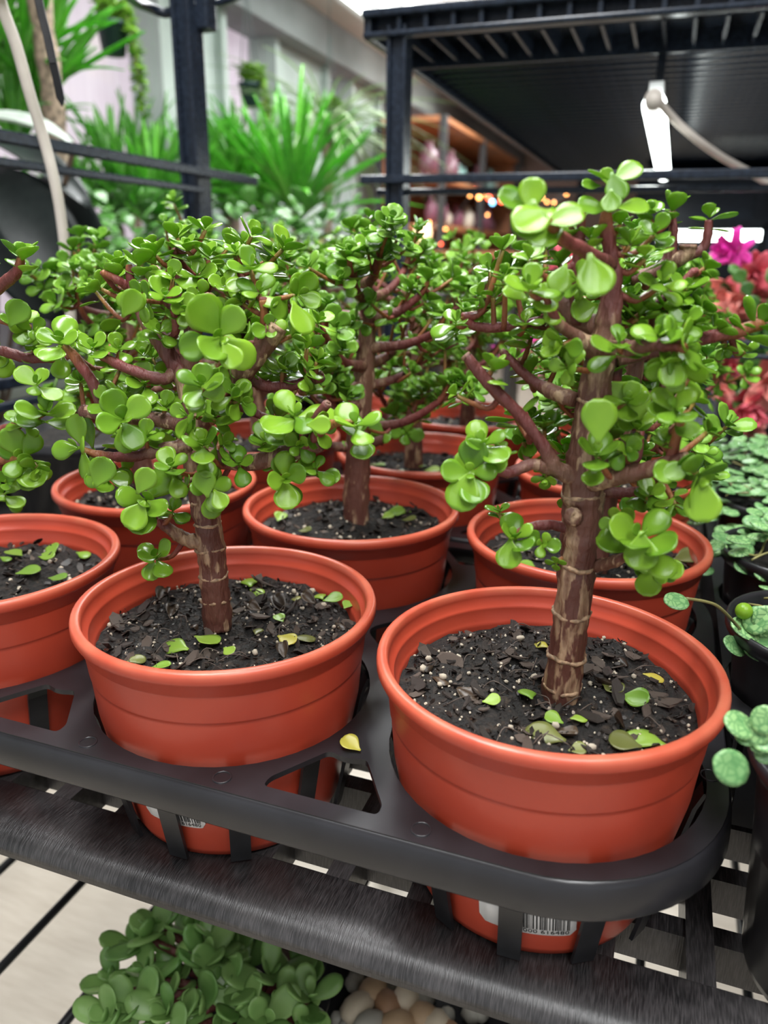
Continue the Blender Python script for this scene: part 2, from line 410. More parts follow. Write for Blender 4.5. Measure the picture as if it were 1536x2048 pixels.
# ------------------------------------------------------------------ trays with round holes
S = 0.085
DU, DV, OX, OY, RZ = 0.18124, 0.18859, -0.03619, 0.34931, 1.0
TZ = RZ - 0.648 * S
def bez_to_mesh(outer, holes, thick, name, mat):
    cu = bpy.data.curves.new(name, 'CURVE'); cu.dimensions = '2D'; cu.fill_mode = 'BOTH'; cu.extrude = thick / 2
    for poly in [outer] + holes:
        sp = cu.splines.new('POLY'); sp.points.add(len(poly) - 1); sp.use_cyclic_u = True
        for p, q in zip(sp.points, poly): p.co = (q[0], q[1], 0, 1)
    o = bpy.data.objects.new(name, cu); COL.objects.link(o)
    dg = bpy.context.evaluated_depsgraph_get(); me = bpy.data.meshes.new_from_object(o.evaluated_get(dg))
    bpy.data.objects.remove(o); bpy.data.curves.remove(cu)
    me.name = name; me.materials.clear(); me.materials.append(mat); return me
def round_poly(pts, r, n=5):
    out = []; pts = [Vector(p) for p in pts]
    for i, p in enumerate(pts):
        a = (pts[i - 1] - p); c = (pts[(i + 1) % len(pts)] - p); rr = min(r, a.length * .45, c.length * .45)
        a = p + a.normalized() * rr; c = p + c.normalized() * rr
        for k in range(n + 1):
            t = k / n; out.append(a * (1 - t) ** 2 + p * 2 * t * (1 - t) + c * t * t)
    return out
def make_tray(cols, rows, label, dz=lambda j: 0.0, tilt=0.0):
    cx = [OX + i * DU for i in cols]; cy = [OY + j * DV for j in rows]
    x0, x1 = min(cx) - 1.07 * S, max(cx) + 1.075 * S; y0, y1 = min(cy) - 1.02 * S, max(cy) + 1.05 * S
    t = thing('growing_tray', ((x0 + x1) / 2, y0, TZ), label, 'tray')
    out = []
    rr = 1.0 * S
    for (qx, qy, a0) in ((x1 - rr, y1 - rr, 0), (x0 + rr, y1 - rr, 90), (x0 + rr, y0 + rr, 180), (x1 - rr, y0 + rr, 270)):
        for k in range(15):
            w = math.radians(a0 + 90 * k / 14); out.append(Vector((qx + rr * math.cos(w), qy + rr * math.sin(w))))
    holes = [[(x + .02 * S + .94 * S * math.cos(2 * math.pi * k / 48), y + .012 * S + .94 * S * math.sin(2 * math.pi * k / 48)) for k in range(48)] for x in cx for y in cy]
    tr = [(-.345, -.90), (-.345, -.82), (-.12, -.47), (-.03, -.50), (.03, -.50), (.12, -.47), (.345, -.82), (.345, -.90)]
    for x in cx[:-1]:
        mx = x + DU / 2
        holes.append([tuple(q) for q in round_poly([(mx + a * S, y0 + (b_ + 1.02) * S) for a, b_ in tr], 0.006)])
        holes.append([tuple(q) for q in round_poly([(mx + a * S, y1 - (b_ + 1.05) * S) for a, b_ in tr][::-1], 0.006)])
    for x in cx[:-1]:
        for y in cy[:-1]:
            mx, my = x + DU / 2, y + DV / 2
            holes.append([tuple(q) for q in round_poly([(mx, my - .56 * S), (mx + .5 * S, my), (mx, my + .56 * S), (mx - .5 * S, my)], 0.012)])
    pl = obj('plate', bez_to_mesh(out, holes, 0.003, 'plate', M['tray']), t)
    pl.location = (0, 0, TZ - 0.0015)
    n = len(out); pr = [(-.004, -.0002), (-.0015, -.0001), (.0008, -.0012), (.0018, -.0035), (.0026, -.010), (.0030, -.0185), (.0024, -.0195), (.0010, -.0190), (.0004, -.010), (-.0005, -.004), (-.004, -.0032)]
    mbk = MB(); vs = []
    for i in range(n):
        tg = (out[(i + 1) % n] - out[i - 1]).normalized(); nr = Vector((tg.y, -tg.x))
        for (o_, z) in pr: q = out[i] + nr * o_; vs.append((q.x, q.y, TZ + z))
    k = len(pr); mbk.add(vs, [(i * k + j, ((i + 1) % n) * k + j, ((i + 1) % n) * k + (j + 1) % k, i * k + (j + 1) % k) for i in range(n) for j in range(k)])
    part('skirt', mbk, M['tray'], t)
    strap = MB()
    pts = [(.945, 0), (.90, -.010), (.815, -.046), (.765, -.0675)]
    vs = []
    for (r, z) in pts:
        for s_ in (-1, 1): vs.append((r * S, s_ * .0055, z)); 
        for s_ in (1, -1): vs.append((r * S + .002, s_ * .0055, z))
    strap.add(vs, [(i * 4 + j, i * 4 + (j + 1) % 4, (i + 1) * 4 + (j + 1) % 4, (i + 1) * 4 + j) for i in range(3) for j in range(4)])
    sm = strap.mesh('strap', M['black'], False)
    for x in cx:
        for y in cy:
            for kx in range(12):
                o = obj('strap', sm, t); o.location = (x, y, TZ - .003); o.rotation_euler = (0, 0, 2 * math.pi * (kx / 12) + math.radians(1.5))
    dimple = MB().lathe([(0.0048, 0), (0.0048, .0004), (.0042, .0005), (.0040, .0001)], 20).mesh('moulding_ring', M['tray'])
    for x in cx[:-1]:
        for dx in (-.28, .28):
            o = obj('moulding_ring', dimple, t); o.location = (x + DU / 2 + dx * DU, y0 + .0085, TZ)
    o = obj('moulding_ring', dimple, t); o.location = (max(cx) + .98 * S, cy[0] + .1 * S, TZ)
    if tilt:
        t.rotation_euler = (tilt, 0, 0)
    return t
make_tray((-2, -1, 0), (0, 1), 'black moulded pot tray in front, holding the six nearest terracotta pots')
make_tray((-2, -1, 0), (2, 3), 'black moulded pot tray behind the front one, holding the farther terracotta pots')

# ------------------------------------------------------------------ terracotta pots with jade trees
POT_PROF = [(.68, -1.476), (.695, -1.486), (.714, -1.484), (.742, -1.42), (.768, -1.27), (.886, -.66), (.908, -.40), (.909, -.376), (.914, -.372), (.917, -.36), (.934, -.19), (.936, -.178), (.948, -.172), (.952, -.10), (.972, -.092),
            (.992, -.080), (1.0, -.062), (1.0, -.030), (.993, -.008), (.978, 0.0), (.950, 0.0), (.938, -.008), (.930, -.05), (.922, -.10), (.898, -.112), (.894, -.13), (.884, -.20), (.872, -.213), (.864, -.24), (.84, -.55), (.68, -1.43), (.0, -1.43)]
POT_PROF = POT_PROF[::-1]
def pot_mesh():
    prof = [(r * S, z * S) for r, z in POT_PROF]
    mb = MB().lathe(prof, 72)
    n = 72; mb.f.append(tuple(range(len(prof) * n - n, len(prof) * n))[::-1])
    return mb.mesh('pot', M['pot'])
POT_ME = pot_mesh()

def soil_height(x, y, seed, lump=0.0042):
    return noise.noise(Vector((x * 45, y * 45, seed))) * lump + noise.noise(Vector((x * 130, y * 130, seed + 9))) * lump * .6 + noise.noise(Vector((x * 330, y * 330, seed + 5))) * lump * .35
def soil_mesh(rad, seed, nr=16, na=64):
    vs = [(0, 0, soil_height(0, 0, seed))]; fs = []
    for i in range(1, nr + 1):
        r = rad * i / nr
        for j in range(na):
            w = 2 * math.pi * j / na; x, y = r * math.cos(w), r * math.sin(w)
            vs.append((x, y, soil_height(x, y, seed) - .006 * max(0, (i / nr - .8)) ))
    for j in range(na): fs.append((0, 1 + j, 1 + (j + 1) % na))
    for i in range(nr - 1):
        for j in range(na):
            a = 1 + i * na + j; c = 1 + i * na + (j + 1) % na; fs.append((a, a + na, c + na, c))
    return MB().add(vs, fs).mesh('soil', M['soil'])

def chip_mesh(rng, mat, name='bark_chip'):
    n = 7; vs = []
    ax = rng.uniform(.5, 1.0); 
    for z, sc in ((.06, .92), (-.06, 1.0)):
        for j in range(n):
            w = 2 * math.pi * j / n; r = rng.uniform(.6, 1.05) * sc
            x, y = r * math.cos(w), r * math.sin(w) * ax * .62
            vs.append((x, y, z * rng.uniform(.6, 1.6) + .22 * x * x * rng.uniform(.6, 1.2)))
    fs = [tuple(range(n)), tuple(range(2 * n - 1, n - 1, -1))] + [(j, n + j, n + (j + 1) % n, (j + 1) % n) for j in range(n)]
    return vs, fs
def pebble_shape(rng, n1=5, n2=8, j=.18):
    vs = [(0, 0, 1)]; fs = []
    for i in range(1, n1):
        for k in range(n2):
            th = math.pi * i / n1; ph = 2 * math.pi * k / n2; r = 1 + rng.uniform(-j, j)
            vs.append((r * math.sin(th) * math.cos(ph), r * math.sin(th) * math.sin(ph), r * math.cos(th)))
    vs.append((0, 0, -1)); L = len(vs) - 1
    for k in range(n2): fs.append((0, 1 + k, 1 + (k + 1) % n2)); fs.append((L, L - n2 + (k + 1) % n2, L - n2 + k))
    for i in range(n1 - 2):
        for k in range(n2):
            a = 1 + i * n2 + k; c = 1 + i * n2 + (k + 1) % n2; fs.append((a, a + n2, c + n2, c))
    return vs, fs
rg = random.Random(5)
CHIPS = [chip_mesh(rg, None) for _ in range(8)]
CHIP_ME = [MB().add(v, f).mesh('bark_chip', M['chip'] if i % 3 else M['chip2'], False) for i, (v, f) in enumerate(CHIPS)]
PERL = [pebble_shape(rg, 4, 6, .25) for _ in range(4)]
PERL_ME = [MB().add(v, f).mesh('perlite', M['perlite']) for v, f in PERL]
DEAD_ME = shape_meshes('dead_leaf', [leaf_shape(6, 4, .40, .62, .9, .5, .02), leaf_shape(6, 4, .36, .6, -.9, -.5, .02)], M['dead'])

def rand_rot(rng, tilt=0.5):
    return Matrix.Rotation(rng.uniform(0, 6.283), 3, 'Z') @ Matrix.Rotation(rng.uniform(-tilt, tilt), 3, 'X') @ Matrix.Rotation(rng.uniform(-tilt, tilt), 3, 'Y')

def leaf_set(root, leaves, meshes, shapes, mat, cap=300):
    """leaves: list of (matrix, variant); nearest to the camera become parts, the rest one stuff part"""
    leaves.sort(key=lambda l: (l[0].translation - CAM).length)
    inv = ROOT[root.name].inverted()
    for mtx, v in leaves[:cap]:
        o = bpy.data.objects.new('leaf', meshes[v]); COL.objects.link(o); o.parent = root
        o.matrix_parent_inverse = inv; o.matrix_basis = mtx
    rest = leaves[cap:]
    if rest:
        mb = MB()
        for mtx, v in rest:
            A = np.array(mtx)[:3]; vv = np.array(shapes[v][0]) @ A[:, :3].T + A[:, 3]
            mb.add([tuple(q) for q in vv], shapes[v][1])
        part('foliage', mb, mat, root, kind='stuff')

def rosette(out, p, axis, size, rng, pairs=2, spread=0.35, spin=None, nv=3, node=False):
    """decussate pairs of leaves round a growing tip"""
    axis = Vector(axis).normalized(); a = axis.orthogonal().normalized()
    a = Matrix.Rotation(spin if spin is not None else rng.uniform(0, 6.28), 3, axis) @ a
    for k in range(pairs):
        el = spread + 0.32 * k + rng.uniform(-.18, .18); s = size * (1.0 - 0.2 * k) * rng.uniform(.85, 1.12)
        off = p + axis * size * (0.10 * k)
        for sg in (1, -1):
            rad = Matrix.Rotation(rng.uniform(-.28, .28), 3, axis) @ (a * sg)
            e = el + rng.uniform(-.22, .22); d = rad * math.cos(e) + axis * math.sin(e)
            out.append((place_m(off, frame(d, axis + rad * -.15 + Vector((rng.uniform(-.2, .2), rng.uniform(-.2, .2), .1))), s * rng.uniform(.9, 1.08)), rng.randrange(nv)))
        a = axis.cross(a)
    if node:
        for sg in (1, -1):
            rad = Matrix.Rotation(rng.uniform(-.3, .3), 3, axis) @ (a * sg); e = spread - .25 + rng.uniform(-.2, .2); d = rad * math.cos(e) + axis * math.sin(e)
            out.append((place_m(p - axis * size * rng.uniform(.28, .42), frame(d, axis + rad * -.1), size * rng.uniform(.75, 1.05)), rng.randrange(nv)))
    e = 1.05
    for sg in (1, -1):
        d = a * sg * math.cos(e) + axis * math.sin(e)
        out.append((place_m(p + axis * size * .18, frame(d, axis - a * sg * .5), size * rng.uniform(.32, .5)), rng.randrange(nv)))

def knobby(pts, radii, ages, sub, rng, pitch=0.012, amp=.10):
    P = smooth_path(pts, sub); R_ = lerp_list(radii, sub); A = lerp_list(ages, sub)
    L = 0; out = []
    for i in range(len(P)):
        if i: L += (P[i] - P[i - 1]).length
        ph = (L / pitch) % 1.0
        k = amp * max(0, 1 - abs(ph - .5) * 6)
        out.append(R_[i] * (1 + k + rng.uniform(-.03, .03)))
    return P, out, A

CAMDIR = lambda p: (CAM - p).normalized()
def dir_of(code, p, axis_xy, rng):
    c = CAMDIR(p); out = Vector((p.x - axis_xy[0], p.y - axis_xy[1], 0))
    out = out.normalized() if out.length > 1e-4 else Vector((0, 0, 0))
    v = Vector((0, 0, 0))
    for ch, w in {'F': c, 'U': Vector((0, 0, 1)), 'L': -RIGHT, 'R': RIGHT, 'D': Vector((0, 0, -1)), 'O': out}.items():
        v += w * code.count(ch)
    v += Vector((rng.uniform(-.2, .2), rng.uniform(-.2, .2), rng.uniform(0, .25)))
    return v.normalized()

def attach_twig(mb, skel, p, axis, rng, leaves, size, r=0.0012, lim=0.05, nv=3):
    """a thin twig from the nearest limb to the foot of a rosette"""
    best = None; bd = 9
    for q, rad in skel:
        d = (q - p).length + max(0, (q.z - p.z)) * 1.2
        if d < bd: bd = d; best = (q, rad)
    q = best[0]; L = (p - q).length
    if L < 0.004: return
    mid = q.lerp(p, .5) - axis * min(.3 * L, .012) + Vector((0, 0, -.05 * L))
    P = smooth_path([q, mid, p], 4)
    mb.tube(P, lerp_list([r * 1.35, r * 1.15, r * .9], 4), 7, lerp_list([.36, .22, .02], 4))
    if L > 0.030:
        for t in ((.42, .72) if L > .05 else (.6,)):
            c = P[int(t * (len(P) - 1))]; d = (P[-1] - P[0]).normalized(); a = d.orthogonal().normalized(); a = Matrix.Rotation(rng.uniform(0, 6.28), 3, d) @ a
            for sg in (1, -1):
                dd = a * sg * .85 + d * .5 + Vector((0, 0, .15))
                leaves.append((place_m(c, frame(dd, d + Vector((0, 0, .6))), size * rng.uniform(.6, .95)), rng.randrange(nv)))
    return

def soil_things(root, c, rad, seed, sz, detail):
    """soil with bark, perlite and dead leaves as parts of the potted plant"""
    rng = random.Random(seed)
    s = obj('soil', soil_mesh(rad, seed), root); s.location = (c[0], c[1], sz)
    def spot(rmax=.95):
        r = rad * rmax * math.sqrt(rng.random()); w = rng.uniform(0, 6.283); x, y = r * math.cos(w), r * math.sin(w)
        return Vector((c[0] + x, c[1] + y, sz + soil_height(x, y, seed)))
    if detail == 2:
        for i in range(200):
            sc = rng.uniform(.0018, .0058) * (1.7 if rng.random() < .16 else 1)
            o = obj('bark_chip', rng.choice(CHIP_ME), root); o.matrix_basis = place_m(spot() + Vector((0, 0, sc * .25)), rand_rot(rng, .7), sc)
        for i in range(85):
            sc = rng.uniform(.0006, .0014) * (1.9 if rng.random() < .16 else 1)
            o = obj('perlite', rng.choice(PERL_ME), root); o.matrix_basis = place_m(spot() + Vector((0, 0, sc * .9)), rand_rot(rng, 3), (sc, sc * .85, sc * .7))
        for i in range(14):
            sc = rng.uniform(.007, .013)
            o = obj('dead_leaf', rng.choice(DEAD_ME), root); o.matrix_basis = place_m(spot(.88) + Vector((0, 0, .0015)), rand_rot(rng, .6), sc)
        mb = MB()
        for i in range(26):
            p = spot(.85); q = p + Vector((rng.uniform(-.016, .016), rng.uniform(-.016, .016), .001)); m_ = p.lerp(q, .5) + Vector((rng.uniform(-.004, .004), rng.uniform(-.004, .004), .004))
            mb.tube(smooth_path([p, m_, q], 4), .00028, 4)
        part('root_fibre', mb, M['chip2'], root, kind='stuff')
        mb = MB()
        for i in range(900):
            v, f = rng.choice(CHIPS); sc = rng.uniform(.0007, .0024); mt = np.array(place_m(spot() + Vector((0, 0, .0009)), rand_rot(rng, 1.2), sc))
            mb.add([tuple(q) for q in np.array(v) @ mt[:3, :3].T + mt[:3, 3]], f)
        part('soil_crumbs', mb, M['chip'], root, False, kind='stuff')
        mb = MB()
        for i in range(170):
            v, f = rng.choice(PERL); sc = rng.uniform(.0002, .0009); mt = np.array(place_m(spot() + Vector((0, 0, .0009)), rand_rot(rng, 1.2), sc))
            mb.add([tuple(q) for q in np.array(v) @ mt[:3, :3].T + mt[:3, 3]], f)
        part('perlite_grains', mb, M['perlite'], root, False, kind='stuff')
    else:
        for nm, lst, mat, cnt, lo, hi in (('soil_crumbs', CHIPS, M['chip'], 150, .002, .006), ('bark_flakes', CHIPS, M['chip2'], 40, .002, .005), ('perlite_grains', PERL, M['perlite'], 90, .0006, .0017)):
            mb = MB()
            for i in range(cnt):
                v, f = rng.choice(lst); sc = rng.uniform(lo, hi); mt = np.array(place_m(spot() + Vector((0, 0, sc * .3)), rand_rot(rng, .8), sc))
                mb.add([tuple(q) for q in np.array(v) @ mt[:3, :3].T + mt[:3, 3]], f)
            part(nm, mb, mat, root, False, kind='stuff')
    return

SOIL_Z = RZ - .235 * S
def potted(i, j, label, dz=0.0, off=(0, 0), detail=1, rot=0.0):
    c = (OX + i * DU + off[0], OY + j * DV + off[1]); z = RZ + dz
    root = thing('potted_jade_tree', (c[0], c[1], z - 1.486 * S), label, 'plant', 'jade trees in terracotta pots')
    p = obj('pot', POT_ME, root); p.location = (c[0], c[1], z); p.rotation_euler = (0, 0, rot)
    soil_things(root, c, .868 * S, 11 + i * 7 + j * 3, SOIL_Z + dz, detail)
    return root, c

# ---- generic jade tree (used whole for the farther plants and as back fill for the two front ones)
def grow(root, c, z0, base, lean, H, rng, n_lvl, blen, leaf, trunk_r=.0085, only_back=False, fill=None):
    leaves = []; skel = []
    if not only_back:
        T = [Vector((base[0], base[1], z0 - .01)), Vector((base[0] + lean[0] * .3, base[1] + lean[1] * .3, z0 + H * .33)),
             Vector((base[0] + lean[0] * .7 + .003, base[1] + lean[1] * .7, z0 + H * .66)), Vector((base[0] + lean[0], base[1] + lean[1], z0 + H * .92))]
        P, R_, A = knobby(T, [trunk_r * 1.08, trunk_r * .95, trunk_r * .7, trunk_r * .35], [1, .95, .7, .3], 9, rng, .02)
        part('trunk', MB().tube(P, R_, 14, A).rough(.0010), M['bark'], root, attr=True)
        skel += [(q, r) for q, r in zip(P[9:], R_[9:])]
        for l in range(n_lvl):
            f = .30 + .64 * l / max(1, n_lvl - 1)
            q = P[min(len(P) - 1, int(f * (len(P) - 1)))]
            w0 = rng.uniform(0, 6.28)
            for s_ in (0, math.pi):
                w = w0 + s_ + rng.uniform(-.5, .5)
                L = blen * (1.0 - .45 * max(0, f - .45)) * rng.uniform(.65, 1.1)
                d = Vector((math.cos(w), math.sin(w), 0)); up = rng.uniform(.25, .7) + .7 * max(0, f - .5)
                B = [q, q + d * L * .45 + Vector((0, 0, L * .12 * up)), q + d * L * .8 + Vector((0, 0, L * .45 * up)), q + d * L * .92 + Vector((0, 0, L * (.5 * up + .16)))]
                Pb, Rb, Ab = knobby(B, [trunk_r * .5, trunk_r * .34, trunk_r * .25, trunk_r * .14], [.72, .5, .3, .05], 5, rng, .009)
                mbb = MB().tube(Pb, Rb, 8, Ab); sk = list(zip(Pb[3:], Rb[3:]))
                rosette(leaves, Pb[-1], (Pb[-1] - Pb[-3]) + Vector((0, 0, .01)), leaf * rng.uniform(.9, 1.1), rng)
                for k in range(rng.randint(5, 8)):
                    t = rng.uniform(.25, .95); b0 = Pb[int(t * (len(Pb) - 1))]
                    dd = (d * rng.uniform(.0, .8) + Vector((rng.uniform(-.8, .8), rng.uniform(-.8, .8), rng.uniform(-.1, 1.0)))).normalized()
                    p = b0 + dd * rng.uniform(.010, .034)
                    ax = (dd + Vector((0, 0, .7)) + CAMDIR(p) * .35).normalized()
                    attach_twig(mbb, [(b0, 0)], p, ax, rng, leaves, leaf)
                    rosette(leaves, p, ax, leaf * rng.uniform(.75, 1.1), rng, node=rng.random() < .6)
                part('branch', mbb, M['bark'], root, attr=True)
        rosette(leaves, P[-1], (0, 0, 1), leaf, rng)
    return leaves

# ---- the two front plants and the one at the left edge: limbs and leaf clusters seen in the photograph
def limb(Y, pts):
    """pts: (px, py, dy, width_px, age); returns points, radii, ages"""
    P = []; R_ = []; A = []
    for (px, py, dy, w, ag) in pts:
        q = at_y(px, py, Y + dy); P.append(q); R_.append(w / 2 / ppm(q)); A.append(ag)
    return P, R_, A
def build_traced(root, c, trunk, limbs, rosettes, singles, seed, back_n, back_box, cap=300, rings=()):
    rng = random.Random(seed); Y = c[1]; leaves = []; skel = []
    P, R_, A = limb(Y, trunk); P, R_, A = knobby(P, R_, A, 12, rng, .020, .10)
    tr = MB().tube(P, R_, 24, A).rough(.0011); part('trunk', tr, M['bark'], root, attr=True)
    axis_xy = (P[len(P) // 2].x, P[len(P) // 2].y)
    for (ry, rw) in rings:
        k = min(range(len(P)), key=lambda i_: abs((P[i_] - at_y(trunk[0][0], ry, Y)).z)); k = max(1, min(k, len(P) - 2))
        t_ = (P[k + 1] - P[k - 1]).normalized(); a_ = t_.orthogonal().normalized(); b2 = t_.cross(a_); n_ = 26; vs = []
        for i_ in range(n_):
            w = 2 * math.pi * i_ / n_; rr_ = R_[k] * 1.0 + rng.uniform(-.0005, .0005); o_ = a_ * math.cos(w) + b2 * math.sin(w); up_ = t_ * (.0006 * math.sin(2 * w + ry) + rng.uniform(-.0003, .0003))
            for (dr, dz_) in ((-.0006, -.0016), (rw * .7, -.0005), (rw * .8, .0004), (-.0006, .0012)): vs.append(P[k] + o_ * (rr_ + dr) + up_ + t_ * dz_)
        part('leaf_scar_ring', MB().add(vs, [(i_ * 4 + j, ((i_ + 1) % n_) * 4 + j, ((i_ + 1) % n_) * 4 + (j + 1) % 4, i_ * 4 + (j + 1) % 4) for i_ in range(n_) for j in range(4)]), M['scar'], root)
    groups = []; tsk = [(q, r) for q, r in zip(P, R_) if q.z > RZ + .05]
    for l in limbs:
        p, r, a = limb(Y, l); p, r, a = knobby(p, r, a, 7, rng, .009, .13)
        mb = MB().tube(p, r, 12, a).rough(.0005)
        if l[-1][4] > .3:      # a pruned end: pale ring and core
            d = (p[-1] - p[-2]).normalized(); e = p[-1]
            mb.tube([e - d * .0006, e + d * .0008, e + d * .0002], [r[-1] * 1.03, r[-1] * .9, r[-1] * .35], 11, [.8, .62, 1.0])
        groups.append((mb, list(zip(p, r))))
    allsk = [(q, r, g) for g, (mb, sk) in enumerate(groups) for q, r in sk[2:]]
    trunk_tw = MB()
    def twig_to(p, ax, size):
        best = None; bd = 9
        for q, r, g in allsk + [(q, r, -1) for q, r in tsk]:
            d = (q - p).length + max(0, q.z - p.z) * 1.0
            if d < bd: bd = d; best = (q, r, g)
        mb = groups[best[2]][0] if best[2] >= 0 else trunk_tw
        attach_twig(mb, [(best[0], best[1])], p, ax, rng, leaves, size)
    for (px, py, diam, code, dy) in rosettes:
        p = at_y(px, py, Y + dy); ax = dir_of(code, p, axis_xy, rng); size = diam * .5 / ppm(p)
        foot = p - ax * size * .25
        twig_to(foot, ax, size)
        rosette(leaves, foot, ax, size * 1.06, rng, spread=.22 if 'F' in code else .4, node=rng.random() < .75)
    for (px, py, ln, ang, code, dy) in singles:      # a single large leaf: centre, length, direction on the picture, facing
        p = at_y(px, py, Y + dy); size = ln / ppm(p); w = math.radians(ang)
        d = RIGHT * math.cos(w) + UP * math.sin(w); n = dir_of(code, p, axis_xy, rng)
        leaves.append((place_m(p - d * size * .55, frame(d, n), size), rng.randrange(2)))
    for k in range(back_n):                            # the far side of the crown
        x0, x1, yy0, yy1 = back_box
        px, py = rng.uniform(x0, x1), rng.uniform(yy0, yy1); dy = rng.uniform(.005, .065)
        p = at_y(px, py, Y + dy); ax = (Vector((p.x - axis_xy[0], p.y - axis_xy[1], 0)).normalized() * .5 + Vector((0, 0, 1)) + CAMDIR(p) * .2).normalized()
        size = rng.uniform(.011, .0155)
        twig_to(p, ax, size); rosette(leaves, p, ax, size, rng, node=True)
    for mb, _ in groups: part('branch', mb, M['bark'], root, attr=True)
    if trunk_tw.v: part('branch', trunk_tw, M['bark'], root, attr=True)
    leaf_set(root, leaves, LEAF, SHAPES, M['leaf'], cap)

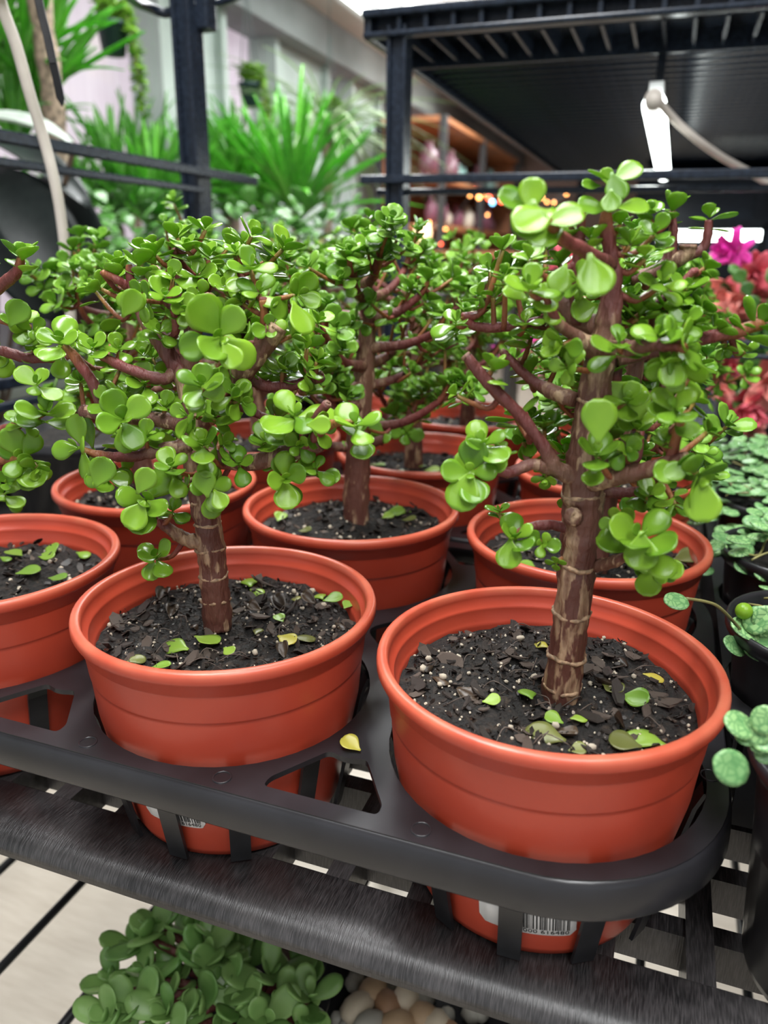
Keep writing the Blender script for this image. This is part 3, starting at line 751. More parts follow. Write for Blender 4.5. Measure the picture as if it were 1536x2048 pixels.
rootR, cR = potted(0, 0, 'front jade tree with the thick reddish trunk, in nearest terracotta pot at tray end', detail=2)
build_traced(rootR, cR,
    [(1118, 1410, 0, 76, 1), (1140, 1250, 0, 70, .97), (1157, 1110, 0, 70, 1), (1163, 1040, 0, 78, .95), (1168, 960, 0, 84, .93), (1180, 870, 0, 72, .9), (1190, 780, 0, 64, .95), (1203, 700, 0, 56, .85),
     (1222, 610, 0, 44, .52), (1222, 520, 0, 34, .45), (1212, 440, 0, 22, .16), (1220, 385, 0, 16, .06)],
    [[(1195, 1000, .004, 30, .8), (1185, 920, .012, 34, .6), (1215, 820, .016, 34, .5), (1228, 760, .016, 30, .5), (1236, 640, .014, 30, .5)],
     [(1150, 955, -.005, 36, .8), (1110, 935, -.008, 34, .8), (1085, 890, -.010, 24, .5), (1040, 830, -.012, 24, .42), (985, 775, -.014, 26, .42), (932, 712, -.016, 22, .5)],
     [(1150, 800, 0, 32, .7), (1115, 788, .004, 32, .75), (1075, 768, .006, 22, .5), (1045, 745, .008, 18, .45), (1005, 703, .010, 14, .45)],
     [(1140, 955, -.004, 30, .8), (1100, 935, -.008, 28, .75), (1060, 930, -.012, 24, .6), (1015, 945, -.018, 22, .45), (970, 930, -.024, 16, .15)],
     [(1185, 965, -.006, 40, .8), (1235, 952, -.014, 38, .75), (1300, 938, -.020, 34, .6), (1372, 915, -.026, 26, .55)],
     [(1340, 925, -.022, 22, .35), (1352, 880, -.024, 20, .16), (1362, 835, -.026, 17, .08)],
     [(1200, 985, .004, 22, .6), (1260, 984, .008, 18, .45), (1330, 974, .01, 14, .4)],
     [(1150, 1060, -.002, 24, .55), (1100, 1050, -.008, 20, .45), (1058, 1055, -.014, 20, .42), (1032, 1066, -.020, 12, .1)],
     [(1150, 1034, -.004, 30, .9), (1147, 1034, -.012, 40, 1.0), (1146, 1033, -.0150, 34, .95)],
     [(1190, 1132, .0, 26, .85), (1225, 1124, -.006, 24, .85), (1262, 1108, -.016, 16, .4), (1278, 1080, -.026, 12, .1)],
     [(1190, 700, -.004, 44, .8), (1150, 672, -.012, 26, .7), (1115, 645, -.02, 22, .6), (1090, 590, -.028, 14, .12)],
     [(1205, 660, .002, 40, .85), (1160, 640, .006, 50, .9), (1125, 605, .01, 46, .92)],
     [(1205, 700, -.005, 40, .75), (1255, 698, -.014, 30, .65), (1310, 690, -.022, 26, .6), (1372, 696, -.03, 18, .15)],
     [(1235, 720, .01, 26, .6), (1330, 700, .016, 22, .5), (1410, 676, .018, 26, .34), (1470, 665, .018, 26, .2), (1528, 645, .018, 22, .1)],
     [(1220, 530, -.004, 30, .55), (1180, 508, -.02, 28, .42), (1130, 480, -.04, 26, .3), (1100, 448, -.05, 20, .12), (1078, 420, -.055, 14, .03)],
     [(1155, 650, .002, 24, .5), (1150, 560, .0, 24, .45), (1160, 480, .0, 20, .4), (1166, 420, .0, 14, .2)],
     [(1090, 640, .02, 18, .5), (1005, 655, .012, 20, .40), (950, 652, .01, 18, .42), (925, 632, .008, 12, .08)],
     [(1235, 600, .02, 26, .6), (1300, 615, .022, 34, .45), (1340, 590, .024, 20, .4), (1390, 540, .024, 14, .3)],
     [(1260, 560, .03, 24, .6), (1330, 530, .035, 28, .6), (1345, 470, .035, 18, .45), (1345, 425, .035, 13, .42)],
     [(1330, 530, .035, 26, .7), (1370, 510, .036, 34, .85), (1376, 492, .036, 34, .9)],
     [(1375, 515, .036, 20, .6), (1410, 490, .038, 18, .5), (1418, 440, .038, 14, .3)],
     [(1240, 880, .01, 22, .6), (1270, 920, .012, 18, .5), (1283, 850, .014, 14, .35)]],
    [ (1140, 440, 90, 'U', .005), (1345, 412, 92, 'UU', .035), (1420, 428, 88, 'UU', .038), (1300, 420, 80, 'U', .02),
     (1062, 570, 125, 'FU', -.03), (912, 640, 110, 'UF', .005), (985, 585, 80, 'U', .01), (1005, 490, 80, 'U', .01), (975, 535, 80, 'UL', .02), (985, 728, 105, 'UU', -.012), (908, 785, 80, 'UL', -.01),
     (968, 885, 118, 'UF', -.026), (940, 945, 130, 'F', -.034), (1062, 830, 80, 'U', .01), (1030, 1072, 125, 'FU', -.024), (1085, 1088, 84, 'F', -.02), (1280, 1072, 160, 'FU', -.032), (1318, 1140, 90, 'F', -.02),
     (1195, 905, 125, 'FU', -.026), (1252, 905, 78, 'F', -.018), (1255, 800, 110, 'FU', -.005), (1275, 855, 100, 'UF', -.005), (1352, 815, 130, 'UF', -.028), (1402, 960, 130, 'FDR', -.03), (1300, 985, 90, 'FU', -.01),
     (1240, 680, 120, 'FU', -.02), (1318, 668, 120, 'FU', -.026), (1378, 690, 120, 'FR', -.03), (1350, 745, 110, 'FD', -.026), (1440, 655, 90, 'UR', .018), (1490, 660, 80, 'UR', .02), (1524, 640, 120, 'UR', .018), (1490, 700, 70, 'FU', .03),
     (1325, 560, 110, 'FU', .0), (1290, 505, 100, 'U', .0), (1262, 590, 90, 'FU', .02), (1375, 570, 100, 'UF', .02), (1410, 615, 90, 'UR', .022), (1415, 530, 70, 'UR', .03), (1118, 690, 100, 'FL', -.02), (1130, 735, 80, 'FL', -.02),
     (1010, 545, 90, 'U', .0), (1120, 520, 90, 'U', .01), (1260, 480, 100, 'U', .0), (1310, 460, 90, 'UF', .01), (1060, 510, 90, 'U', -.01), (1150, 560, 80, 'FL', -.01), (960, 590, 80, 'UL', .01), (1100, 600, 90, 'FU', -.02), (1050, 640, 80, 'UF', .0),
     (1090, 850, 70, 'U', .01), (1050, 880, 70, 'F', .01), (1330, 880, 80, 'UF', -.02), (1420, 860, 70, 'UR', .0), (1395, 800, 80, 'UR', .0), (1280, 1000, 90, 'D', .0), (1350, 1020, 90, 'D', -.01), (1230, 1055, 90, 'LF', -.02),
     (1340, 620, 80, 'U', .01), (1180, 470, 80, 'U', .0), (1240, 440, 80, 'U', .01), (1370, 640, 90, 'FU', .0), (1450, 700, 60, 'FD', .02), (1000, 1020, 60, 'U', .0), (1090, 960, 70, 'FD', -.01), (1000, 900, 70, 'U', -.01), (1110, 1130, 50, 'FD', -.01)],
    [(1188, 556, 92, -80, 'F', -.05), (1197, 838, 92, 90, 'FU', -.032), (1406, 1005, 92, -90, 'F', -.034), (1283, 1105, 80, -90, 'F', -.038), (928, 985, 90, -110, 'F', -.038), (1250, 800, 110, -40, 'F', .0), (1345, 945, 56, 20, 'F', -.034),
     (1295, 1165, 62, -95, 'F', -.02), (1065, 445, 95, -150, 'FU', -.062), (1330, 945, 60, 190, 'F', -.034), (1018, 1110, 62, -95, 'F', -.03), (1165, 620, 60, 200, 'F', -.0), (1064, 388, 72, 85, 'F', -.056), (1024, 404, 72, 165, 'UF', -.056), (1062, 446, 88, -95, 'FU', -.060), (1130, 440, 84, 5, 'UF', -.05), (1090, 475, 84, -150, 'UF', -.05),
     (1197, 351, 54, 160, 'UU', -.004), (1256, 346, 66, 28, 'UF', -.004), (1232, 377, 62, -75, 'UF', -.008), (1180, 373, 40, 185, 'UF', -.004), (1212, 352, 34, 100, 'UF', .004), (1268, 416, 68, -3, 'UF', -.008), (1182, 418, 66, 185, 'UF', -.008), (1222, 405, 50, -90, 'UF', -.012), (1120, 560, 64, 250, 'F', -.02), (1345, 745, 72, -95, 'F', -.03)],
    42, 34, (1020, 1400, 440, 960), rings=[(1372, .0003), (1308, .0007), (1216, .0008), (1120, .0005), (985, .0006), (800, .0006)])

rootL, cL = potted(-1, 0, 'second front jade tree with low broad crown, left of the thick trunked one', detail=2)
build_traced(rootL, cL,
    [(437, 1255, 0, 58, 1), (425, 1130, 0, 54, .97), (414, 1040, 0, 54, 1), (400, 970, 0, 52, .95), (390, 900, 0, 50, .92), (384, 830, 0, 46, .9), (372, 765, 0, 40, .7), (352, 735, 0, 34, .5), (328, 690, 0, 34, .52), (300, 655, 0, 30, .8),
     (276, 615, 0, 22, .45), (262, 560, 0, 20, .42), (258, 530, 0, 10, .1)],
    [[(395, 860, 0, 40, .9), (430, 800, -.004, 44, .9), (480, 748, -.006, 44, .92), (528, 690, -.006, 44, .95), (556, 652, -.006, 40, .95)],
     [(372, 770, .004, 34, .7), (380, 700, .004, 34, .9), (384, 650, .004, 30, .9)],
     [(384, 680, .004, 24, .8), (405, 630, -.002, 30, .85), (422, 596, -.004, 30, .9)],
     [(384, 650, .0, 20, .8), (352, 626, -.004, 20, .75), (330, 600, -.006, 16, .3)],
     [(352, 735, 0, 26, .6), (328, 758, -.006, 24, .52), (262, 740, -.012, 22, .42), (192, 706, -.018, 16, .12)],
     [(205, 815, -.018, 22, .7), (182, 760, -.020, 22, .42), (150, 715, -.022, 20, .15), (128, 690, -.024, 14, .05)],
     [(385, 855, 0, 36, .9), (340, 843, -.008, 32, .9), (280, 835, -.014, 30, .9), (215, 830, -.020, 30, .9), (165, 822, -.022, 24, 1.0)],
     [(385, 893, -.004, 30, .8), (340, 895, -.010, 26, .7), (270, 912, -.018, 22, .45), (210, 912, -.022, 18, .2), (165, 900, -.026, 14, .05)],
     [(395, 905, -.002, 40, .85), (440, 918, -.008, 36, .9), (500, 925, -.012, 34, .92), (570, 908, -.014, 34, .92), (640, 888, -.014, 32, .95)],
     [(605, 900, -.014, 20, .5), (622, 850, -.016, 20, .5), (655, 808, -.018, 18, .5)],
     [(605, 898, -.016, 22, .5), (660, 850, -.02, 18, .12), (705, 845, -.026, 12, .05)],
     [(490, 750, .002, 24, .6), (530, 772, .006, 22, .45), (590, 770, .010, 22, .42), (643, 752, .012, 24, .42)],
     [(400, 850, .004, 26, .6), (470, 815, .010, 20, .45), (530, 835, .014, 16, .4), (590, 860, .012, 12, .3)],
     [(400, 1085, -.004, 30, .85), (370, 1078, -.008, 28, .8), (335, 1055, -.014, 22, .6), (312, 1040, -.018, 16, .2)],
     [(335, 690, .002, 16, .45), (352, 660, -.006, 16, .38), (345, 620, -.010, 12, .25)],
     [(370, 745, .008, 20, .5), (395, 690, .012, 18, .42), (360, 560, .02, 18, .42), (350, 500, .02, 14, .3)],
     [(450, 780, .010, 22, .6), (490, 680, .020, 20, .45), (484, 590, .022, 20, .42), (470, 540, .022, 14, .3)],
     [(380, 650, .012, 18, .45), (415, 570, .018, 18, .25), (413, 520, .018, 14, .12)],
     [(520, 690, .0, 20, .5), (530, 640, -.004, 20, .16), (525, 600, -.006, 14, .1)],
     [(265, 580, .002, 16, .4), (235, 560, -.004, 18, .3), (205, 545, -.006, 12, .1)]],
    [(440, 672, 160, 'F', -.042), (402, 768, 125, 'FU', -.036), (248, 838, 145, 'F', -.036), (152, 895, 125, 'FL', -.03), (118, 680, 130, 'UF', -.026), (185, 692, 90, 'UF', -.02), (405, 885, 115, 'FU', -.034), (292, 1000, 150, 'F', -.036),
     (212, 955, 100, 'F', -.03), (312, 1112, 100, 'FU', -.022), (420, 975, 105, 'F', -.03), (342, 930, 95, 'FU', -.032), (478, 925, 90, 'FU', -.02), (572, 958, 110, 'F', -.024), (632, 935, 90, 'FU', -.02), (560, 915, 80, 'UF', -.01),
     (588, 825, 150, 'FU', -.02), (712, 845, 130, 'FU', -.028), (530, 880, 90, 'UF', -.015), (465, 785, 90, 'FU', -.02), (485, 805, 90, 'FR', -.02), (290, 765, 100, 'UF', -.01), (250, 785, 90, 'U', -.01), (215, 800, 80, 'UF', -.02),
     (232, 545, 85, 'U', .0), (195, 570, 80, 'UL', .0), (275, 520, 95, 'U', .0), (310, 500, 90, 'U', .01), (330, 588, 90, 'FU', -.01), (372, 488, 100, 'UU', .015), (420, 505, 90, 'UU', .018), (500, 530, 110, 'FU', .0),
     (520, 580, 100, 'FU', -.004), (480, 600, 80, 'LU', .0), (600, 590, 115, 'RF', .0), (540, 655, 70, 'F', -.01), (590, 665, 80, 'UR', .0), (622, 690, 85, 'RU', .01), (640, 715, 85, 'RU', .01), (570, 735, 80, 'UF', .01),
     (285, 705, 80, 'U', .0), (238, 695, 80, 'UF', -.01), (300, 560, 80, 'U', .0), (345, 550, 90, 'UF', .0), (452, 570, 90, 'UF', .01), (395, 545, 90, 'UF', .01), (410, 450, 80, 'UU', .03), (355, 465, 90, 'UU', .03), (470, 500, 90, 'U', .02),
     (270, 600, 90, 'FL', -.02), (540, 540, 90, 'UR', .02), (440, 620, 80, 'FU', .0), (320, 660, 80, 'UF', -.01), (460, 730, 80, 'FR', -.01), (330, 810, 80, 'FU', -.01), (290, 870, 80, 'FU', -.02), (370, 830, 90, 'FL', -.03), (640, 640, 80, 'UR', .02),
     (500, 690, 80, 'U', .01), (430, 830, 80, 'FU', -.02), (450, 890, 80, 'FR', -.02), (640, 860, 80, 'FR', -.02), (600, 890, 80, 'F', -.02), (370, 620, 80, 'F', -.01), (520, 760, 80, 'UR', .01), (620, 780, 80, 'UR', .01), (345, 1020, 70, 'FU', -.02), (240, 730, 80, 'U', .01),
     (160, 760, 70, 'UF', -.01), (360, 970, 80, 'FL', -.02), (560, 500, 80, 'UR', .03), (400, 590, 70, 'F', .0)],
    [(272, 1032, 64, -120, 'F', -.044), (205, 942, 66, 65, 'F', -.038), (262, 605, 62, 60, 'F', -.03), (640, 850, 50, 0, 'F', -.03), (565, 855, 62, 200, 'F', -.02), (290, 960, 60, 60, 'F', -.042), (303, 1142, 44, -95, 'F', -.026), (395, 785, 62, 200, 'F', -.03),
     (410, 965, 56, 100, 'F', -.036), (440, 1000, 44, -60, 'F', -.036), (392, 692, 72, 190, 'F', -.045), (462, 712, 64, -60, 'F', -.045), (600, 640, 76, -70, 'FR', -.01), (430, 785, 50, 10, 'F', -.036)],
    77, 34, (180, 620, 470, 900), rings=[(1205, .0007), (1152, .0006), (1098, .0007), (1050, .0005), (1005, .0006), (960, .0005)])

rootE, cE = potted(-2, 0, 'jade tree at left picture edge, only its right side in view', detail=1)
build_traced(rootE, cE,
    [(-60, 1130, 0, 50, 1), (-70, 1000, 0, 48, .95), (-75, 850, 0, 44, .9), (-70, 720, 0, 36, .7), (-60, 620, 0, 26, .5), (-50, 540, 0, 14, .2)],
    [[(-70, 650, 0, 26, .6), (-20, 590, -.004, 26, .42), (30, 548, -.008, 22, .4), (42, 515, -.010, 14, .08)],
     [(-70, 740, 0, 26, .6), (-20, 700, .004, 20, .42), (50, 715, .01, 20, .42), (110, 716, .014, 18, .42), (150, 710, .016, 10, .1)],
     [(-72, 900, 0, 28, .6), (-20, 870, -.006, 22, .42), (50, 845, -.01, 16, .2), (90, 825, -.012, 12, .1)],
     [(-72, 940, 0, 24, .6), (-30, 925, -.006, 18, .4), (20, 920, -.01, 14, .12), (45, 912, -.012, 10, .05)],
     [(-70, 660, 0, 24, .6), (-30, 628, .0, 20, .3), (20, 645, .0, 18, .16), (60, 655, 0, 12, .08)]],
    [(42, 505, 110, 'UU', -.01), (35, 640, 100, 'UF', .0), (70, 660, 80, 'FR', .0), (68, 700, 70, 'F', .012), (75, 765, 100, 'FU', -.012), (92, 820, 110, 'FU', -.014), (45, 835, 80, 'FU', -.014), (45, 915, 120, 'F', -.014), (8, 985, 90, 'FU', -.01), (75, 940, 70, 'FD', -.014),
     (-30, 700, 100, 'F', .0), (-60, 600, 100, 'U', .0), (-60, 500, 100, 'U', .0), (-100, 560, 100, 'U', .0), (-60, 850, 100, 'F', -.02), (15, 965, 60, 'F', -.01)],
    [(35, 625, 60, 60, 'F', -.01), (55, 960, 50, -100, 'F', -.016), (150, 690, 50, 20, 'U', .014)],
    31, 5, (-140, -30, 520, 900))

# farther plants: (col, row, trunk base px, trunk height, lean, dz, label)
FAR = [(-1, 1, (711, 1040), .212, (.008, .0), 0, 'jade tree with slim upright trunk, in pot between the two front ones'),
       (0, 1, (1185, 1140), .20, (.012, .02), 0, 'jade tree directly behind the thick trunked one, its pot half hidden'),
       (-2, 1, (290, 975), .20, (-.008, .0), 0, 'jade tree behind the broad crowned one, beside the white cord'),
       (-1, 2, (828, 935), .195, (-.006, .0), 0, 'jade tree in third row, its pot seen behind the slim trunked one'),
       (0, 2, (1235, 960), .19, (.004, .0), 0, 'jade tree in third row behind the right hand trunk'),
       (-2, 2, (520, 890), .195, (-.004, .0), 0, 'jade tree in third row, behind the broad crown at left'),
       (-2, 3, (655, 790), .205, (-.012, .0), .004, 'jade tree in the last row with browner upper stems, near the left rack post'),
       (-1, 3, (945, 800), .195, (.010, .0), .004, 'jade tree in the last row between the right rack post and fairy lights'),
       (0, 3, (1245, 815), .19, (.0, .0), .004, 'jade tree in the last row nearest the pink flowers')]
for q, (i, j, bpx, H, lean, dz, label) in enumerate(FAR):
    rng = random.Random(100 + q)
    root, c = potted(i, j, label, dz=dz, detail=1)
    base = at_z(bpx[0], bpx[1], SOIL_Z + dz)
    if abs(base.x - c[0]) > .05 or abs(base.y - c[1]) > .05: base = Vector((c[0], c[1], 0))
    blen, lv = (.088, 9) if j < 2 else (.098, 9)
    if i == 0: blen = .066 if j < 2 else .078
    leaves = grow(root, c, SOIL_Z + dz, (base.x, base.y), lean, H, rng, lv, blen, .0145 if j < 2 else .0150, trunk_r=.0088 if (i, j) != (-1, 1) else .0098)
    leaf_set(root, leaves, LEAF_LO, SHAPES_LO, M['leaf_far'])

# ------------------------------------------------------------------ stickers with a barcode on the two front pots
def sticker(root, c, px0, px1, py_mid, txt):
    a0 = at_y(px0, py_mid, c[1] - .8 * S); a1 = at_y(px1, py_mid, c[1] - .8 * S)
    def rad_at(z): return (.768 + (.886 - .768) * ((z - RZ) / S + 1.27) / .61) * S
    def wrap(x, z, o): # x metres along the pot from px0
        r = rad_at(z) + o; w = (a0.x - c[0]) / (.8 * S) ; ang = math.asin(max(-.99, min(.99, w))) + x / r
        return (c[0] + r * math.sin(ang), c[1] - r * math.cos(ang), z)
    W_ = (a1.x - a0.x) * 1.02; zb, zt = a0.z - .0065, a0.z + .016
    mb = MB(); n = 16; pts = []
    rc = .004
    for i in range(n + 1):
        x = W_ * i / n
        e = 0
        if x < rc: e = rc - math.sqrt(max(0, rc * rc - (rc - x) ** 2))
        if x > W_ - rc: e = rc - math.sqrt(max(0, rc * rc - (rc - W_ + x) ** 2))
        pts.append((x, zb + e, zt - e))
    vs = [wrap(x, z0, .0007) for x, z0, z1 in pts] + [wrap(x, z1, .0007) for x, z0, z1 in pts] + [wrap(x, z0, -.0002) for x, z0, z1 in pts] + [wrap(x, z1, -.0002) for x, z0, z1 in pts]
    k = n + 1
    mb.add(vs, [(i, i + 1, k + i + 1, k + i) for i in range(n)] + [(2 * k + i, 3 * k + i, 3 * k + i + 1, 2 * k + i + 1) for i in range(n)] + [(i, 2 * k + i, 2 * k + i + 1, i + 1) for i in range(n)] + [(k + i, k + i + 1, 3 * k + i + 1, 3 * k + i) for i in range(n)])
    st = part('sticker', mb, M['label'], root, label='white rounded sticker with a barcode')
    mb = MB(); rng = random.Random(3); x = W_ * .34
    while x < W_ * .93:
        w = rng.choice((.00022, .00022, .00045, .0007)); zz0 = zb + .0040
        vs = [wrap(x, zz0, .0009), wrap(x + w, zz0, .0009), wrap(x + w, zt - .002, .0009), wrap(x, zt - .002, .0009)]
        mb.add(vs, [(0, 1, 2, 3)]); x += w + rng.choice((.00025, .00025, .0005, .0009))
    part('barcode', mb, M['ink'], st, False)
    cu = bpy.data.curves.new('digits', 'FONT'); cu.body = txt; cu.size = .0036; cu.resolution_u = 2
    o = bpy.data.objects.new('digits', cu); COL.objects.link(o)
    me = bpy.data.meshes.new_from_object(o.evaluated_get(bpy.context.evaluated_depsgraph_get())); bpy.data.objects.remove(o); bpy.data.curves.remove(cu)
    xs = [v.co.x for v in me.vertices]; sx = W_ * .60 / (max(xs) - min(xs))
    for v in me.vertices: v.co = wrap(W_ * .33 + (v.co.x - min(xs)) * sx, zb + .0012 + v.co.y, .0009)
    me.name = 'digits'; me.materials.clear(); me.materials.append(M['ink']); obj('digits', me, st)
sticker(rootR, cR, 955, 1156, 1826, '100000 616480')
sticker(rootL, cL, 286, 400, 1614, '100000 616480')

# ------------------------------------------------------------------ fallen leaves
FALL = [LEAF[0].copy(), LEAF[1].copy()]
def fallen_mesh(mat, k):
    me = MB().add(*SHAPES[k]).mesh('fallen_leaf', mat); return me
FM = {key: [fallen_mesh(M[key], k) for k in (0, 1, 2)] for key in ('fallen', 'fallen_y', 'fallen_o')}
def fallen(px, py, ln, ang, mat, label, seed, z=None, group='fallen leaves on the soil'):
    rng = random.Random(seed); p = at_z(px, py, (SOIL_Z + .0035) if z is None else z)
    o = bpy.data.objects.new('fallen_leaf', FM[mat][rng.randrange(3)]); COL.objects.link(o)
    w = math.radians(ang); d = Vector((math.cos(w), math.sin(w), rng.uniform(-.08, .15)))
    size = ln / ppm(p) * 1.08
    n = Vector((rng.uniform(-.3, .3), rng.uniform(-.5, .1), 1))
    o.matrix_world = place_m(p - d * size * .5, frame(d, n), size)
    tag(o, label, 'leaf', group)
G, Yl, Ol = 'fallen', 'fallen_y', 'fallen_o'
for k, a in enumerate([(1057, 1383, 48, 115, G, 'fresh green fallen leaf left of the thick trunk foot'), (983, 1402, 34, 20, G, 'small pale green fallen leaf left of all others in the nearest pot'),
    (1270, 1398, 54, -15, G, 'slim green fallen leaf lying on a white perlite lump'), (1108, 1437, 38, 160, G, 'narrow bright green leaf in front of the thick trunk, left of two'), (1158, 1433, 34, 30, G, 'narrow bright green leaf in front of the thick trunk, right of two'),
    (1290, 1472, 80, 160, G, 'large pale green fallen leaf by the front right rim of nearest pot'), (1250, 1485, 60, 175, Ol, 'glassy olive fallen leaf against the large pale green one'),
    (1083, 1287, 34, 150, Yl, 'yellow fallen leaf tucked behind the thick trunk'), (1308, 1350, 40, 10, Yl, 'yellowish brown leaf tip near the right wall of nearest pot'), (1155, 1498, 36, 30, Ol, 'brownish green leaf touching the front wall of nearest pot'),
    (1090, 1465, 80, 170, Ol, 'dark translucent decayed leaf lying flat at the front of nearest pot'), (1225, 1378, 46, -35, Ol, 'pale half dried leaf right of the thick trunk foot'),
    (352, 1289, 56, 175, G, 'flat light green fallen leaf at left front of second pot'), (413, 1280, 56, -8, G, 'thick light green fallen leaf in front of the second trunk'), (457, 1301, 32, -25, G, 'small green fallen leaf at right of the thick light green one'),
    (322, 1332, 38, 40, G, 'green fallen leaf at front wall of second pot'), (272, 1316, 38, 60, Ol, 'triangular olive fallen leaf in the left front of second pot'), (500, 1160, 50, 120, G, 'round pale green leaf lying behind right of the second trunk'),
    (512, 1182, 34, -20, G, 'small round leaf overlapping the pale round one'), (592, 1195, 30, 110, Ol, 'pale olive leaf standing up in right half of second pot'), (640, 1190, 34, 130, G, 'left leaf of a fallen pair near the right wall of second pot'),
    (666, 1199, 38, 35, G, 'right leaf of a fallen pair near the right wall of second pot'), (694, 1210, 28, 90, G, 'green leaf leaning on the right wall of second pot'), (560, 1238, 28, 140, G, 'short green leaf beside the long bark piece'),
    (515, 1260, 28, 100, Ol, 'pale green sprout leaf upright right of second trunk'), (573, 1279, 44, -15, Yl, 'bright yellow fallen leaf at right front of second pot'), (607, 1272, 46, 40, Ol, 'olive glassy leaf resting beside the bright yellow one')]):
    fallen(*a, 900 + k)
U1 = ['green fallen leaf in left edge pot, highest of its left three', 'green fallen leaf in left edge pot, left leaf of the touching pair', 'green fallen leaf in left edge pot, right leaf of the touching pair', 'longest green fallen leaf in left edge pot, tilted, in the middle',
      'flat green fallen leaf nearest the front rim of left edge pot', 'green fallen leaf against the right wall of left edge pot', 'small green fallen leaf in left edge pot, cut by the picture edge']
U2 = ['green leaf upright at the left wall of slim trunk pot', 'upper left leaf of the pair right of the slim trunk', 'upper right leaf of the pair right of the slim trunk', 'small green leaf just below the pair right of slim trunk', 'olive leaf near the front left rim of slim trunk pot', 'olive leaf near the front right rim of slim trunk pot']
U3 = ['large olive leaf at the right wall of half hidden pot behind nearest', 'green leaf at front left of half hidden pot behind the nearest', 'green leaf at far left of half hidden pot behind the nearest', 'small green leaf below the large olive one in half hidden pot']
U4 = ['pale green leaf just right of third row middle trunk', 'green leaf farthest right on soil of third row middle pot', 'green leaf at left wall of third row middle pot', 'olive leaf left of trunk in third row middle pot', 'small green leaf at the back of third row middle pot']
for k, (px, py, ln, an, mt) in enumerate([(30, 1107, 40, 170, G), (92, 1112, 34, 20, G), (106, 1098, 34, 140, G), (57, 1143, 44, 50, G), (115, 1156, 38, 10, G), (165, 1106, 30, 0, G), (10, 1115, 24, 0, G)]):
    fallen(px, py, ln, an, mt, U1[k], 950 + k, group='fallen leaves in the pot at left edge')
for k, (px, py, ln, an, mt) in enumerate([(560, 1035, 30, 100, G), (790, 1025, 34, 20, G), (808, 1020, 32, 160, G), (775, 1032, 26, 60, G), (610, 1062, 26, 10, Ol), (818, 1040, 28, 0, Ol)]):
    fallen(px, py, ln, an, mt, U2[k], 970 + k, group='fallen leaves around the slim trunk')
for k, (px, py, ln, an, mt) in enumerate([(1375, 1118, 60, 30, Ol), (1055, 1128, 34, 150, G), (1010, 1105, 34, 20, G), (1355, 1135, 30, 10, G)]):
    fallen(px, py, ln, an, mt, U3[k], 980 + k, group='fallen leaves in the half hidden pot')
for k, (px, py, ln, an, mt) in enumerate([(842, 930, 28, 100, G), (865, 940, 30, 20, G), (755, 930, 30, 0, G), (800, 945, 24, 40, Ol), (895, 875, 26, 60, G)]):
    fallen(px, py, ln, an, mt, U4[k], 990 + k, group='fallen leaves in the third row pot')
fallen(703, 1490, 44, 160, Yl, 'yellow fallen leaf lying on the black tray between the front pots', 1200, TZ + .002, None)

# ------------------------------------------------------------------ small black pots of round leaved vine at right
M['pep'] = leaf_mat('vine_leaf', (0.16, 0.34, 0.13), (0.33, 0.55, 0.22), 0.3, 0.15, veins=(4.6, (0.10, 0.26, 0.09)))
M['vine'] = simple('vine_stem', (0.22, 0.20, 0.07), 0.5, var=0.4)
PEP = [leaf_shape(8, 6, .46, .5, .10, .03, .10, .16, .6), leaf_shape(8, 6, .44, .5, -.14, -.08, .12, .16, .6)]
PEP_ME = shape_meshes('leaf', PEP, M['pep'])
bt = thing('square_cell_tray', (.118, .6, .9), 'black square cell tray holding the small black pots at right', 'tray')
POTS = [(.110, .325), (.108, .456), (.110, .587), (.112, .722), (.116, .858)]
outer = round_poly([(.058, .388), (.185, .388), (.185, .95), (.058, .95)], .008)
pl = obj('plate', bez_to_mesh([tuple(q) for q in outer], [[(x + .0495 * math.cos(2 * math.pi * k / 32), y + .0495 * math.sin(2 * math.pi * k / 32)) for k in range(32)] for x, y in POTS[1:]], .002, 'plate', M['black']), bt); pl.location.z = .948
for k in range(1, 6):
    y = .262 + .131 * k
    part('divider', MB().box((.120, y, .921), (.110, .003, .054)), M['black'], bt, False)
part('side_wall', MB().box((.0605, .67, .921), (.002, .56, .055)), M['black'], bt, False)
sp_prof = [(0, -.110), (.036, -.110), (.036, -.116), (.039, -.1165), (.041, -.111), (.0482, -.012), (.0520, -.010), (.0545, -.006), (.0550, -.002), (.0542, 0), (.0525, .0002), (.0510, -.002), (.0490, -.012), (.0455, -.05)]
SP_ME = MB().lathe(sp_prof, 40).mesh('pot', M['black'])
VL = ['small black pot at the lower right corner with bark and thick round leaves', 'small black pot with one green berry and a runner reaching out left', 'small black pot of veined round leaves, third from the front',
      'small black pot of dense pale round leaves, fourth from the front', 'small black pot of trailing round leaves, farthest at right']
